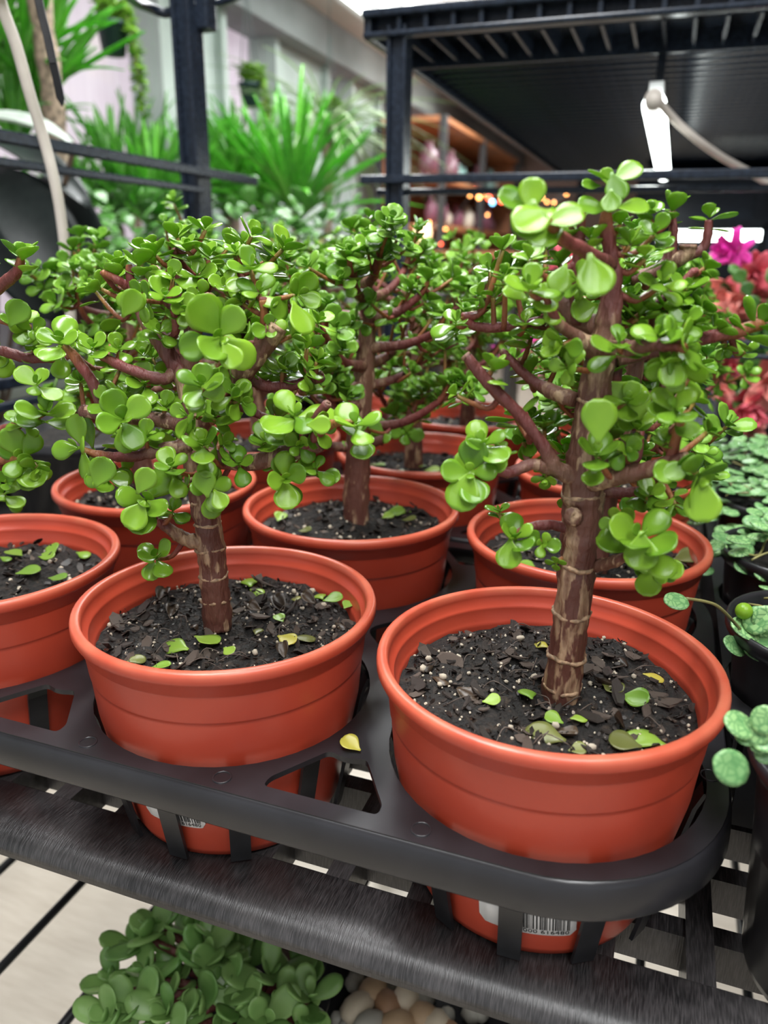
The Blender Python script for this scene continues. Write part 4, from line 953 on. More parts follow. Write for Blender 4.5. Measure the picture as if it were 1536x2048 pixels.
for k, (x, y) in enumerate(POTS):
    rng = random.Random(300 + k); z = .990
    t = thing('potted_vine', (x, y, .8735), VL[k], 'plant', 'small black pots of round leaved vine')
    o = obj('pot', SP_ME, t); o.location = (x, y, z)
    o = obj('soil', soil_mesh(.0475, 40 + k, 8, 32), t); o.location = (x, y, z - .012)
    L = []; n = (14, 30, 105, 150, 150)[k]
    if k == 0:
        for (px, py, ln, ang, code) in [(1478, 1450, 66, 160, 'UF'), (1512, 1462, 60, 70, 'F'), (1500, 1475, 34, 20, 'F'), (1490, 1476, 40, 175, 'U'), (1520, 1490, 40, 10, 'F'), (1530, 1510, 40, 0, 'F'), (1461, 1535, 78, 150, 'F'), (1530, 1440, 60, 80, 'F'), (1535, 1480, 60, 20, 'UF')]:
            p = at_y(px, py, .285 if ln < 70 else .262); d = RIGHT * math.cos(math.radians(ang)) + UP * math.sin(math.radians(ang)); s_ = ln / ppm(p)
            nn = CAMDIR(p) + (Vector((0, 0, 1)) if 'U' in code else Vector((0, 0, .2))); L.append((place_m(p - d * s_ * .5, frame(d, nn), s_), 0))
    for q in range(n):
        r = .056 * math.sqrt(rng.random()) * (1.25 if k > 2 else 1.12 if k > 1 else .85); w = rng.uniform(0, 6.283)
        if k == 1 and math.cos(w) < .1: continue
        if k == 0 and math.cos(w) < 0.3: continue
        px_, py_ = x + r * math.cos(w), y + r * math.sin(w); hz = z - .006 + rng.uniform(0, .016) * (1.3 if k > 1 else .7) - (max(0, r - .052) * 1.2)
        if k > 1: hz += .010 * (1 - (r / .056) ** 2)
        w2 = rng.uniform(0, 6.28); d = Vector((math.cos(w2), math.sin(w2), rng.uniform(-.3, .3)))
        L.append((place_m(Vector((px_, py_, hz)), frame(d, Vector((rng.uniform(-.4, .4), rng.uniform(-.7, .1), 1))), rng.uniform(.012, .0165)), rng.randrange(2)))
    st = MB()
    for q in range(10 if k > 1 else 4):
        pts = []; w = rng.uniform(0, 6.28)
        for e in range(4): r = .012 + .011 * e; w += rng.uniform(-.5, .5); pts.append((x + r * math.cos(w), y + r * math.sin(w), z - .002 + rng.uniform(0, .008)))
        st.tube(smooth_path(pts, 3), .0008, 5)
    if k == 1:
        run = [at_y(*q) for q in [(1400, 1300, .42), (1384, 1265, .415), (1345, 1207, .40)]]
        run = [at_y(1398, 1237, .405), at_y(1440, 1215, .412), at_y(1375 + 60, 1208, .412)]
        r0 = [at_y(1372, 1197, .392), at_y(1410, 1203, .398), at_y(1436, 1213, .402), at_y(1462, 1238, .412), at_y(1480, 1258, .43)]
        st.tube(smooth_path(r0, 4), .0009, 6)
        p = at_y(1352, 1203, .388); d = RIGHT * -1 + UP * .05; s_ = 50 / ppm(p); L.append((place_m(p - d * s_ * .5, frame(d, Vector((0, -.5, 1))), s_), 0))
        for (px, py, ln, ang) in [(1490, 1258, 62, 160), (1515, 1240, 60, 60), (1525, 1278, 64, 0), (1515, 1305, 56, 170), (1468, 1292, 50, 150), (1534, 1240, 60, 90)]:
            p = at_y(px, py, .432); d = RIGHT * math.cos(math.radians(ang)) + UP * math.sin(math.radians(ang)); s_ = ln / ppm(p); L.append((place_m(p - d * s_ * .5, frame(d, CAMDIR(p) * .6 + Vector((0, 0, 1))), s_), 0))
        be = MB().add(*pebble_shape(rng, 10, 16, .0)); p = at_y(1488, 1222, .435); s_ = 17 / ppm(p)
        me = be.mesh('berry', M['leaf']); o = obj('berry', me, t, label='round green berry'); o.matrix_basis = place_m(p, Matrix.Identity(3), s_)
    part('stem', st, M['vine'], t)
    if k == 0:
        for q in range(24):
            sc = rng.uniform(.004, .010); a = rng.uniform(0, 6.28); r = rng.uniform(0, .04)
            o = obj('bark_chip', rng.choice(CHIP_ME), t); o.matrix_basis = place_m(Vector((x + r * math.cos(a), y + r * math.sin(a), z - .008)), rand_rot(rng, .8), sc)
    leaf_set(t, L, PEP_ME, PEP, M['pep'])

# ------------------------------------------------------------------ the other racks: left frame, right rack with deck
def post(x, y, z0, z1, root, w=.030):
    mb = MB().box((x, y, (z0 + z1) / 2), (w, w * .62, z1 - z0))
    for s_ in (-1, 1): mb.box((x + s_ * w * .40, y - w * .42, (z0 + z1) / 2), (w * .2, w * .34, z1 - z0)); mb.box((x + s_ * w * .40, y + w * .42, (z0 + z1) / 2), (w * .2, w * .34, z1 - z0))
    return part('post', mb, M['rack'], root, False, bevel=.002)
LX = -.763
lr = thing('rack_frame', (LX, 1.2, 0), 'black rack frame at left, post with two side rails and no deck', 'rack')
post(LX, 1.2, 0, 1.82, lr, .034); post(LX, .34, 0, 1.82, lr, .034)
part('side_rail', MB().box((LX + .024, .79, 1.308), (.012, 1.14, .014)), M['rack'], lr, False, bevel=.002)
part('side_rail', MB().box((LX + .02, .72, 1.281), (.012, .92, .010)), M['rack'], lr, False, bevel=.002)
part('side_rail', MB().box((LX + .012, .77, 1.80), (.012, .90, .014)), M['rack'], lr, False, bevel=.002)
part('side_rail', MB().box((LX + .022, .78, 1.033), (.012, 1.10, .014)), M['rack'], lr, False, bevel=.002)
part('side_rail', MB().box((LX + .022, .78, 1.006), (.012, 1.10, .010)), M['rack'], lr, False, bevel=.002)
tp = [at_y(330, 26, 1.2), at_y(300, 15, 1.18), at_y(270, 2, 1.12), at_y(240, -25, 1.0), at_y(200, -70, .9)]
part('brace', MB().tube(smooth_path([at_y(350, 20, 1.2)] + tp, 4), .0075, 8), M['rack'], lr)
part('brace', MB().tube(smooth_path([at_y(385, 10, 1.2), at_y(440, 4, 1.25), at_y(500, -18, 1.3)], 4), .006, 8), M['rack'], lr)
part('bracket', MB().box(at_y(408, 18, 1.215), (.028, .03, .060)).box(at_y(408, 50, 1.215), (.014, .012, .02)), M['rack'], lr, False, bevel=.003)
RXp, RY = -.417, 1.2
rr_ = thing('deck_rack', (RXp, RY, 0), 'black resin rack at right with ribbed deck overhead and a strip light under it', 'rack')
post(RXp, RY + .02, 0, 1.50, rr_, .030); post(.95, RY + .02, 0, 1.50, rr_, .030); post(RXp + .02, 3.5, 0, 1.5, rr_, .03)
part('front_rail', MB().box((.24, RY + .002, 1.294), (1.42, .012, .012)), M['rack'], rr_, False, bevel=.002)
part('front_rail', MB().box((.24, RY + .02, 1.277), (1.38, .012, .009)), M['rack'], rr_, False, bevel=.002)
part('front_rail', MB().box((.28, RY + .002, 1.075), (1.38, .012, .010)), M['rack'], rr_, False, bevel=.002)
part('front_rail', MB().box((.28, RY + .002, 1.058), (1.38, .012, .007)), M['rack'], rr_, False, bevel=.002)
DX0, DX1, DY1 = -.467, 1.1, 3.6
part('deck', MB().box(((DX0 + DX1) / 2, (RY + DY1) / 2, 1.514), (DX1 - DX0, DY1 - RY, .010)), M['rack'], rr_, False)
part('deck_lip', MB().box(((DX0 + DX1) / 2, RY + .006, 1.4875), (DX1 - DX0, .020, .008)), M['rack'], rr_, False, bevel=.003)
part('deck_lip', MB().box(((DX0 + DX1) / 2, RY + .020, 1.500), (DX1 - DX0, .004, .030)), M['rack'], rr_, False)
part('deck_lip', MB().box(((DX0 + DX1) / 2, RY + .004, 1.5140), (DX1 - DX0, .026, .011)), M['rack'], rr_, False, bevel=.003)
part('deck_lip', MB().box(((DX0 + DX1) / 2, RY + .19, 1.495), (DX1 - DX0, .008, .032)), M['rack'], rr_, False, bevel=.002)
part('deck_lip', MB().box((DX0 + .006, (RY + DY1) / 2, 1.500), (.012, DY1 - RY, .036)), M['rack'], rr_, False, bevel=.003)
rib = MB().box((0, .010, 1.501), (.006, .022, .030)).mesh('rib', M['rack'], False)
web = MB().box((0, .105, 1.498), (.005, .165, .026)).mesh('web', M['rack'], False)
for k in range(37):
    o = obj('rib', rib, rr_); o.location = (DX0 + .055 + .040 * k, RY, 0)
    o = obj('web', web, rr_); o.location = (DX0 + .055 + .040 * k, RY + .01, 0)
ridge = MB().tube([(-(DX1 - DX0) / 2 + .015, 0, 1.503), ((DX1 - DX0) / 2 - .015, 0, 1.503)], .0115, 10).mesh('ridge', M['rack'])
for k in range(48):
    o = obj('ridge', ridge, rr_); o.location = ((DX0 + DX1) / 2, RY + .24 + .046 * k, 0)
part('lower_deck', MB().box(((DX0 + DX1) / 2 + .25, 1.75, .845), (DX1 - DX0 - .5, 1.0, .03)), M['rack'], rr_, False)

sl = thing('shelf_light', (-.055, 1.74, 1.4), 'white strip light mounted under the ribbed black deck', 'light')
part('tube', MB().tube([(-.055, 1.30, 1.396), (-.055, 2.36, 1.396)], .0165, 14), M['tube'], sl)
part('lamp_body', MB().box((-.055, 1.83, 1.420), (.020, 1.04, .016)), M['lampbody'], sl, False)
part('end_cap', MB().tube([(-.055, 1.262, 1.398), (-.055, 1.302, 1.397)], .0125, 12), M['white'], sl)
for y in (1.4, 2.2): part('clip', MB().box((-.055, y, 1.47), (.012, .02, .075)), M['rack'], sl, False)
l_ = area('strip_light_glow', (-.055, 1.8, 1.375), (.03, 1.1), 5, (.93, 1, .97)); l_.parent = sl; l_.matrix_parent_inverse = ROOT[sl.name].inverted()
cd = MB().tube(smooth_path([at_y(1312, 196, 1.27), at_y(1350, 240, 1.30), at_y(1395, 280, 1.32), at_y(1445, 315, 1.36), at_y(1500, 345, 1.4), at_y(1560, 380, 1.42)], 4), .0055, 8)
tag(part('power_cord', cd, M['white']), 'white power cord curving down right from the strip light under the deck', 'cord')

# rack far behind with its own light
br = thing('far_rack', (.3, 2.95, 0), 'dark rack behind the flowers with a lit horizontal tube', 'rack')
part('deck', MB().box((.45, 3.3, 1.38), (1.2, .7, .16)), M['rack'], br, False)
for x in (-.1, .235, .29): part('post', MB().box((x, 2.93, .7), (.026, .026, 1.40)), M['rack'], br, False)
part('back_panel', MB().box((.45, 3.66, .7), (1.2, .02, 1.3)), M['rack'], br, False)
a0, a1 = at_y(1352, 471, 2.9), at_y(1522, 471, 2.9)
fl_ = thing('shelf_light', a0.lerp(a1, .5), 'lit horizontal tube far behind right hand crown, above the pink flowers', 'light')
part('tube', MB().tube([a0, a1], .017, 12), M['tube'], fl_)
part('lamp_body', MB().box(a0.lerp(a1, .5) + Vector((0, .0, .034)), ((a1 - a0).length, .03, .034)), M['rack'], fl_, False)

# ------------------------------------------------------------------ pink flowers at right
M['petal'] = simple('pink_petal', (0.80, 0.13, 0.17), 0.45, var=0.45, scale=40)
M['petal2'] = simple('magenta_petal', (0.62, 0.03, 0.32), 0.4, var=0.4, scale=40)
M['petal3'] = simple('coral_petal', (0.85, 0.28, 0.24), 0.5, var=0.3, scale=40)
M['cactus'] = leaf_mat('cactus_segment', (0.025, 0.09, 0.02), (0.10, 0.24, 0.05), .3, .15)
PET = [leaf_shape(6, 4, .20, .5, .3, .35, .03), leaf_shape(6, 4, .24, .45, .25, -.3, .03)]
FLW = [('coral flowering cactus plant at right edge, in front of the far tube light', (.150, 1.50), [(1478, 505, 'petal2', 70), (1455, 570, 'petal3', 90), (1520, 545, 'petal', 80), (1500, 590, 'petal3', 70), (1445, 640, 'petal', 64), (1475, 600, 'petal3', 70), (1530, 600, 'petal', 60)]),
       ('deep red flowering plant low at right behind the round leaved vines', (.155, 1.32), [(1525, 765, 'petal3', 90), (1478, 805, 'petal', 76), (1452, 735, 'petal', 44), (1500, 860, 'petal3', 40), (1462, 660, 'petal', 60), (1450, 780, 'petal3', 40)]),
       ('magenta flowering plant seen between the branches of the front tree', (-.12, 1.42), [(1040, 695, 'petal2', 70), (1075, 700, 'petal', 70), (1100, 690, 'petal2', 60), (1115, 520, 'petal', 50), (1060, 640, 'petal', 44), (1020, 690, 'petal', 40)])]
for q, (label, (x, y), fl_list) in enumerate(FLW):
    rng = random.Random(500 + q); zb = .86
    t = thing('flowering_cactus', (x, y, zb), label, 'plant', 'pink flowering plants on the right rack')
    o = MB().lathe([(0, .0), (.038, 0), (.040, .003), (.052, .085), (.055, .086), (.055, .092), (.050, .092), (.048, .085), (.0, .082)], 28, (x, y, zb)); part('pot', o, M['black'], t)
    L = []; st = MB()
    tips = [at_y(px, py, y + rng.uniform(-.10, -.06)) for px, py, _, _ in fl_list]
    for k in range(14):
        w = rng.uniform(0, 6.28); tips.append(Vector((x + .10 * math.cos(w) * rng.random(), y + .10 * math.sin(w) * rng.random(), zb + rng.uniform(.10, .32))))
    for p in tips:
        a = Vector((x, y, zb + .085)); md = a.lerp(p, .5) + Vector((0, 0, .05))
        P = smooth_path([a, md, p], 4); st.tube(P, .0016, 5)
        for k in range(1, len(P) - 1):
            d = P[k + 1] - P[k - 1]; L.append((place_m(P[k], frame(d, CAMDIR(p) + Vector((rng.uniform(-.6, .6), 0, rng.uniform(-.3, .6)))), rng.uniform(.022, .03)), rng.randrange(3)))
    part('stem', st, M['cactus'], t)
    leaf_set(t, L, shape_meshes('leaf', SHAPES_LO, M['cactus']), SHAPES_LO, M['cactus'], 120)
    for (px, py, mt, sz), p in zip(fl_list, tips):
        s_ = sz / ppm(p) * .75; mb = MB(); ax = Vector((rng.uniform(-.6, .6), -.5, rng.uniform(-1.0, .4))).normalized(); o1 = ax.orthogonal().normalized()
        for ring, el in ((0, .2), (1, .7), (2, 1.15)):
            for k in range(6):
                r1 = Matrix.Rotation(k * 1.047 + ring * .5, 3, ax) @ o1; d = r1 * math.cos(el) + ax * math.sin(el)
                mt_ = np.array(place_m(p + ax * s_ * .22 * ring, frame(d, ax), s_ * rng.uniform(.75, 1.05))); v, f = PET[k % 2]
                mb.add([tuple(u) for u in np.array(v) @ mt_[:3, :3].T + mt_[:3, 3]], f)
        part('flower', mb, M[mt], t)

# ------------------------------------------------------------------ left: cord, cable tie, black pot, big leaf plant
cp = [(-40, -160, .60), (0, 0, .62), (32, 90, .63), (60, 190, .64), (85, 270, .65), (105, 345, .655), (120, 420, .66), (132, 520, .665), (142, 640, .67), (150, 760, .67), (156, 850, .67), (146, 935, .675), (128, 1010, .68)]
tag(part('power_cord', MB().tube(smooth_path([Vector((LX + .02, .60, 1.795)), Vector((LX + .09, .60, 1.76))] + [at_y(*q) for q in cp], 4), .0052, 10), M['white']), 'white cord hanging down in front of the left rack rails', 'cord')
ct = thing('cable_tie', at_y(74, -10, .63), 'black cable tie tail pointing down beside the white cord', 'cable tie')
pts = [Vector((LX + .02, .64, 1.795)), at_y(20, -260, .63), at_y(50, -160, .63), at_y(76, -5, .63), at_y(94, 70, .63), at_y(106, 125, .63), at_y(116, 170, .63), at_y(121, 196, .63)]
mb = MB(); P = smooth_path(pts, 4)
wv_ = RIGHT * .0036; tk = FWD * .0008; vs = []
for i, p in enumerate(P + [at_y(124, 212, .63)]):
    w = wv_ if i < len(P) else wv_ * .15
    vs += [p - w - tk, p + w - tk, p + w + tk, p - w + tk]
n_ = len(P) + 1
mb.add(vs, [(i * 4 + j, i * 4 + (j + 1) % 4, (i + 1) * 4 + (j + 1) % 4, (i + 1) * 4 + j) for i in range(n_ - 1) for j in range(4)] + [(3, 2, 1, 0)])
M['tie'] = simple('black_nylon', (0.006, 0.006, 0.007), .5, spec=.25)
part('strap', mb, M['tie'], ct, False)
mb = MB()
for k in range(34):
    p = P[12].lerp(P[20], k / 33); mb.box(p - FWD * .0011, (.0056, .0006, .0011), Matrix(((RIGHT.x, FWD.x, UP.x), (RIGHT.y, FWD.y, UP.y), (RIGHT.z, FWD.z, UP.z))))
part('teeth', mb, M['black'], ct, False)

bp = thing('nursery_pot', (-.60, .70, DZ), 'large black nursery pot behind the left edge jade tree', 'pot')
o = MB().lathe([(0, .0), (.082, 0), (.086, .003), (.100, .110), (.106, .112), (.107, .124), (.104, .126), (.099, .124), (.096, .100), (0, .098)], 44, (-.60, .70, DZ)); part('pot', o, M['black'], bp)
o = obj('soil', soil_mesh(.0965, 61, 8, 32), bp); o.location = (-.60, .70, DZ + .106)
pp = thing('nursery_pot', (-.50, .99, DZ), 'black nursery pot standing farther back, right of the white cord', 'pot')
o = MB().lathe([(0, .0), (.06, 0), (.064, .003), (.078, .118), (.084, .12), (.085, .132), (.082, .134), (.077, .132), (.075, .11), (0, .106)], 40, (-.50, .99, DZ)); part('pot', o, M['black'], pp)

M['pale_leaf'] = leaf_mat('pale_striped_leaf', (0.34, 0.40, 0.34), (0.62, 0.68, 0.62), .35, .2)
M['dark_leaf'] = leaf_mat('dark_broad_leaf', (0.006, 0.010, 0.010), (0.022, 0.030, 0.028), .4, .05, spec=.3)
BIG = leaf_shape(12, 8, .22, .45, .3, -.35, .012, .02, 1.0)
bg = thing('broad_leaf_plant', at_y(-10, 620, 1.45), 'broad leaved plant at left with pale top leaf and dark drooping leaves', 'plant')
def big_leaf(a, b, nrm, mat, wd=1.0):
    d = b - a; o = obj('leaf', MB().add(*BIG).mesh('leaf', mat), bg)
    o.matrix_basis = place_m(a, frame(d, nrm), (d.length, d.length * wd, d.length))
big_leaf(at_y(150, 285, 1.40), at_y(-60, 180, 1.3), Vector((0, -.4, 1)), M['pale_leaf'], .8)
big_leaf(at_y(-40, 270, 1.45), at_y(165, 330, 1.4), Vector((0, -.3, 1)), M['dark_leaf'], .6)
big_leaf(at_y(-20, 330, 1.4), at_y(150, 560, 1.35), Vector((.3, -1, .6)), M['dark_leaf'], 1.1)
big_leaf(at_y(60, 360, 1.5), at_y(170, 500, 1.45), Vector((0, -1, .3)), M['dark_leaf'], 1.6)
big_leaf(at_y(-40, 420, 1.4), at_y(90, 640, 1.4), Vector((0, -1, .5)), M['dark_leaf'], 1.0)
big_leaf(at_y(-30, 480, 1.5), at_y(140, 420, 1.45), Vector((0, -1, .8)), M['dark_leaf'], 1.3)
st = MB()
base = at_y(-40, 700, 1.45); base.z = .72
for q in [(150, 285), (-20, 330), (60, 360), (-40, 420), (-30, 480)]: st.tube(smooth_path([base, base.lerp(at_y(*q, 1.43), .6) + Vector((.02, 0, .03)), at_y(*q, 1.42)], 4), .006, 7)
part('stem', st, simple('brown_stalk', (.08, .05, .03), .5), bg)
part('pot', MB().lathe([(0, -.02), (.08, -.02), (.1, .10), (.106, .1), (.106, .115), (.098, .115), (0, .10)], 32, (base.x, base.y, .62)), M['black'], bg)

# ------------------------------------------------------------------ bench of yuccas by the windows, hanging baskets
bn = thing('plant_bench', (-1.7, 3.4, 0), 'long dark bench under the window row carrying the yuccas', 'bench')
part('bench_top', MB().box((-1.75, 2.85, .94), (1.0, 4.4, .05)), M['bench'], bn, False)
for y in (.95, 2.9, 4.8):
    for x in (-2.15, -1.4): part('leg', MB().box((x, y, .457), (.06, .06, .914)), M['bench'], bn, False)
bn2 = thing('plant_stand', (-1.24, 1.5, 0), 'low dark stand at left under the broad leaved plant', 'stand')
part('stand_top', MB().box((base.x, base.y, .58), (.4, .4, .03)), M['bench'], bn2, False)
for dx in (-.17, .17): part('leg', MB().box((base.x + dx, base.y, .282), (.04, .3, .564)), M['bench'], bn2, False)
M['yucca'] = leaf_mat('yucca_blade', (0.04, 0.22, 0.018), (0.17, 0.50, 0.06), .35, .35)
M['palm'] = leaf_mat('ponytail_frond', (0.14, 0.22, 0.10), (0.36, 0.46, 0.26), .5, .25)
M['cane'] = simple('ringed_cane', (.24, .18, .125), .8, var=.7, scale=70, bmp=.9)
M['brownpot'] = simple('faded_brown_pot', (.30, .17, .13), .6, var=.15, scale=8)
BL = [leaf_shape(8, 2, .034, .35, .7, -.10, .006, .012, .7), leaf_shape(8, 2, .030, .3, .7, -.45, .006, .012, .7), leaf_shape(8, 2, .032, .4, .8, .02, .006, .012, .7)]
BL_ME = shape_meshes('blade', BL, M['yucca'])
def yucca(x, y, z0, zc, n, ln, label, cane_r=.018, potm='black', pr=.10, seed=1, mat='yucca', mes=BL_ME, spread=1.0, heads=None, cat='plant'):
    rng = random.Random(seed); t = thing('potted_yucca' if mat == 'yucca' else 'potted_ponytail_palm', (x, y, z0), label, cat, 'yuccas along the window' if mat == 'yucca' else None)
    part('pot', MB().lathe([(0, 0), (pr * .75, 0), (pr * .95, pr * 1.5), (pr * 1.02, pr * 1.5), (pr * 1.02, pr * 1.66), (pr * .95, pr * 1.66), (0, pr * 1.5)], 32, (x, y, z0)), M[potm], t)
    mb = MB(); L = (zc - z0); P = [Vector((x + .004 * math.sin(k), y, z0 + pr * 1.4 + (zc - z0 - pr * 1.4) * k / 12)) for k in range(13)]
    mb.tube(P, [cane_r * (1.15 if k % 2 else .95) for k in range(13)], 12); part('cane', mb, M['cane'], t)
    blades = []
    for (hx, hy, hz) in (heads or [(0, 0, 0)]):
        for k in range(n):
            w = rng.uniform(0, 6.283); el = rng.uniform(.35, 1.52) * (1 if spread <= 1 else .8) - (spread - 1) * .4
            d = Vector((math.cos(w) * math.cos(el), math.sin(w) * math.cos(el), math.sin(el)))
            h = rng.uniform(-.06, .04)
            blades.append((place_m(Vector((x + hx, y + hy, zc + hz + h)), frame(d, Vector((0, 0, 1)) - d * .1 + Vector((.01, 0, 0))), ln * rng.uniform(.7, 1.1)), rng.randrange(3)))
    blades.sort(key=lambda l: (l[0].translation - CAM).length)
    inv = ROOT[t.name].inverted()
    for mtx, v in blades[:300]:
        o = bpy.data.objects.new('blade', mes[v]); COL.objects.link(o); o.parent = t; o.matrix_parent_inverse = inv; o.matrix_basis = mtx
    return t
BZ = .965
a = at_y(98, 60, 1.75); b_ = at_y(135, 390, 1.75)
# tall yucca with ringed trunk standing in a brown pot
yucca(a.x - .015, 1.75, BZ, at_y(98, -60, 1.75).z, 44, .36, 'tall yucca at upper left with ringed trunk and a brown pot', .026, 'brownpot', .085, 601, heads=[(-.22, .05, -.14), (-.16, 0, .0), (-.26, .0, -.24), (-.20, .08, -.34), (-.15, .1, -.22)])
ysp = [(165, 420, 2.5, 46, .34), (235, 420, 2.7, 52, .40), (310, 425, 2.6, 52, .38), (390, 420, 2.9, 50, .38), (455, 400, 3.0, 50, .38), (530, 405, 3.0, 54, .44), (590, 410, 2.8, 54, .44), (270, 390, 3.4, 46, .46), (470, 380, 3.7, 50, .46)]
yl = ['yucca clump just right of the ringed trunk', 'yucca clump below the nearest hanging basket', 'dense green yucca clump left of the left rack post', 'yucca clump directly behind the left rack post', 'yucca clump right of the left rack post, below second basket',
      'tall bright yucca below the second hanging basket', 'tall bright yucca next to the ponytail palm', 'farther yucca near the first window column', 'farther yucca near the second window column']
for k, (px, py, Y, n, ln) in enumerate(ysp):
    p = at_y(px, py, Y); yucca(p.x, Y, BZ, max(p.z - .02, BZ + .17), n, ln, yl[k], seed=610 + k, pr=.09)
PL = [leaf_shape(8, 2, .012, .3, .5, -.9, .004, .006, .7), leaf_shape(8, 2, .012, .3, .5, -.6, .004, .006, .7), leaf_shape(8, 2, .012, .4, .5, -1.2, .004, .006, .7)]
p = at_y(655, 270, 3.2); yucca(p.x, 3.2, BZ, p.z, 110, .46, 'ponytail palm with fine drooping fronds near the right rack post', .02, seed=640, mat='palm', mes=shape_meshes('frond', PL, M['palm']), spread=1.5)
# shrubs low behind the crowns
M['shrub'] = leaf_mat('glossy_shrub_leaf', (0.02, 0.09, 0.015), (0.10, 0.28, 0.05), .3, .2)
SH_ME = shape_meshes('leaf', SHAPES_LO, M['shrub'])
for k, (px, py, Y, lab) in enumerate([(270, 420, 1.75, 'dark leafy shrub behind the left rack post and jade crowns'), (160, 420, 1.95, 'dark leafy shrub behind the white cord'), (500, 430, 1.9, 'leafy shrub low between the two rack posts'), (640, 430, 2.1, 'leafy shrub low beside the right rack post')]):
    rng = random.Random(660 + k); p = at_y(px, py, Y); t = thing('potted_shrub', (p.x, Y, BZ if p.x < -1.25 else .0), lab, 'plant', 'shrubs under the yuccas')
    zb = BZ if p.x < -1.25 else 0.0
    pt = MB().lathe([(0, 0), (.06, 0), (.075, .10), (.08, .1), (.08, .112), (.0, .105)], 28, (p.x, Y, zb)); part('pot', pt, M['black'], t)
    part('stem', MB().tube([(p.x, Y, zb + .08), (p.x, Y, p.z - .06)], .007, 8), M['bark'], t, attr=True)
    L = []
    for q in range(170):
        d = Vector((rng.gauss(0, 1), rng.gauss(0, 1), rng.gauss(0, .8))).normalized(); r = rng.uniform(.04, .15)
        c = Vector((p.x, Y, p.z - .09)) + d * r; L.append((place_m(c, frame(d + Vector((0, 0, -.3)), Vector((0, -.2, 1))), rng.uniform(.035, .06)), rng.randrange(3)))
    leaf_set(t, L, SH_ME, SHAPES_LO, M['shrub'], 170)

M['hpot'] = simple('dark_green_pot', (.018, .045, .042), .45)
def basket(px, py, D, w_px, label, seed, drape):
    rng = random.Random(seed); d = ray(px, py).normalized(); p = CAM + d * D; r = w_px / 2 / ppm(p); h = r * 1.9
    t = thing('hanging_basket', (p.x, p.y, p.z - h / 2), label, 'plant', 'hanging baskets along the windows')
    part('pot', MB().lathe([(0, -h / 2), (r * .72, -h / 2), (r * .95, h * .38), (r * 1.06, h * .38), (r * 1.06, h / 2), (r * .96, h / 2), (0, h * .40)], 32, p), M['hpot'], t)
    st = MB()
    for k in range(3):
        w = k * 2.094; st.tube([p + Vector((r * math.cos(w), r * math.sin(w), h / 2)), p + Vector((0, 0, h / 2 + .38))], .0018, 5)
    st.tube([p + Vector((0, 0, h / 2 + .38)), (p.x, p.y, 2.6)], .002, 5); part('hanger', st, M['hpot'], t)
    L = []; vn = MB()
    for k in range(24):
        w = rng.uniform(0, 6.28); a = p + Vector((0, 0, h * .45))
        if k < 10:
            out = (RIGHT * rng.uniform(.7, 1.2) + Vector((0, rng.uniform(-.35, .6), 0))).normalized(); Ld = rng.uniform(*drape)
            P = smooth_path([a, a + out * r * .9 + Vector((0, 0, .045)), a + out * (r * 1.35) + Vector((0, 0, -Ld * .3)), a + out * r * 1.55 + Vector((0, 0, -Ld))], 5)
        else:
            out = Vector((math.cos(w), math.sin(w), 0)); P = smooth_path([a, a + out * r * .5 + Vector((0, 0, rng.uniform(.03, .07))), a + out * r * rng.uniform(.8, 1.3) + Vector((0, 0, rng.uniform(.02, .08)))], 5)
        vn.tube(P, .0012, 4)
        for q in P[2:]:
            for s_ in range(2): dd = Vector((rng.uniform(-1, 1), rng.uniform(-1, 1), rng.uniform(-.6, .5))); L.append((place_m(q, frame(dd, Vector((0, -.3, 1))), rng.uniform(.022, .036)), rng.randrange(3)))
    part('vine', vn, M['vine'], t); leaf_set(t, L, LEAF_LO, SHAPES_LO, M['leaf_far'], 240)
basket(226, 78, 3.06, 62, 'nearest hanging basket with dark green pot, upper left', 701, (.12, .26))
basket(500, 190, 3.9, 44, 'second hanging basket, between the two rack posts', 702, (.10, .2))
basket(660, 240, 4.9, 34, 'third and smallest hanging basket, next to the right rack post', 703, (.1, .2))

# ------------------------------------------------------------------ far wooden shelving with fairy lights
ws = thing('wooden_shelving', (-1.85, 7.2, 0), 'far wooden shelf unit with black metal frame under the ceiling', 'shelf')
for x in (-2.2, -1.7):
    for y in (6.0, 7.3, 8.9): part('post', MB().box((x, y, 1.07), (.05, .05, 2.14)), M['bench'], ws, False)
for z in (2.12, 1.72, 1.38, .9): part('board', MB().box((-1.95, 7.45, z), (.52, 2.94, .035)), M['wood'], ws, False)
part('side_panel', MB().box((-2.21, 7.45, 1.3), (.02, 2.9, 1.7)), M['wood'], ws, False)
part('side_panel', MB().box((-1.95, 8.95, 1.3), (.5, .02, 1.7)), M['wood'], ws, False)
rng = random.Random(800); cols_ = [simple('jar_%s' % n_, c, .3) for n_, c in (('rose', (.16, .07, .09)), ('teal', (.25, .42, .38)), ('cream', (.7, .62, .5)), ('plum', (.22, .08, .12)))]
JN = ('rose', 'teal', 'cream', 'plum')
for zb in (1.7375, 1.3975):
    for k in range(9):
        y = 6.15 + .30 * k; r = rng.uniform(.05, .09); h = rng.uniform(.14, .26); c = rng.randrange(4); x = -1.85 + rng.uniform(-.06, .06)
        v = MB().lathe([(0, 0), (r * .8, 0), (r, h * .35), (r * .85, h * .7), (r * .4, h * .82), (r * .42, h), (r * .3, h), (0, h * .9)], 20, (x, y, zb))
        tag(part('vase', v, cols_[c]), '%s vase on the %s board of far wooden shelving, %s from the near end' % (JN[c], 'upper' if zb > 1.5 else 'lower', ('first', 'second', 'third', 'fourth', 'fifth', 'sixth', 'seventh', 'eighth', 'ninth')[k]), 'vase', '%s vases on the %s far board' % (JN[c], 'upper' if zb > 1.5 else 'lower'))
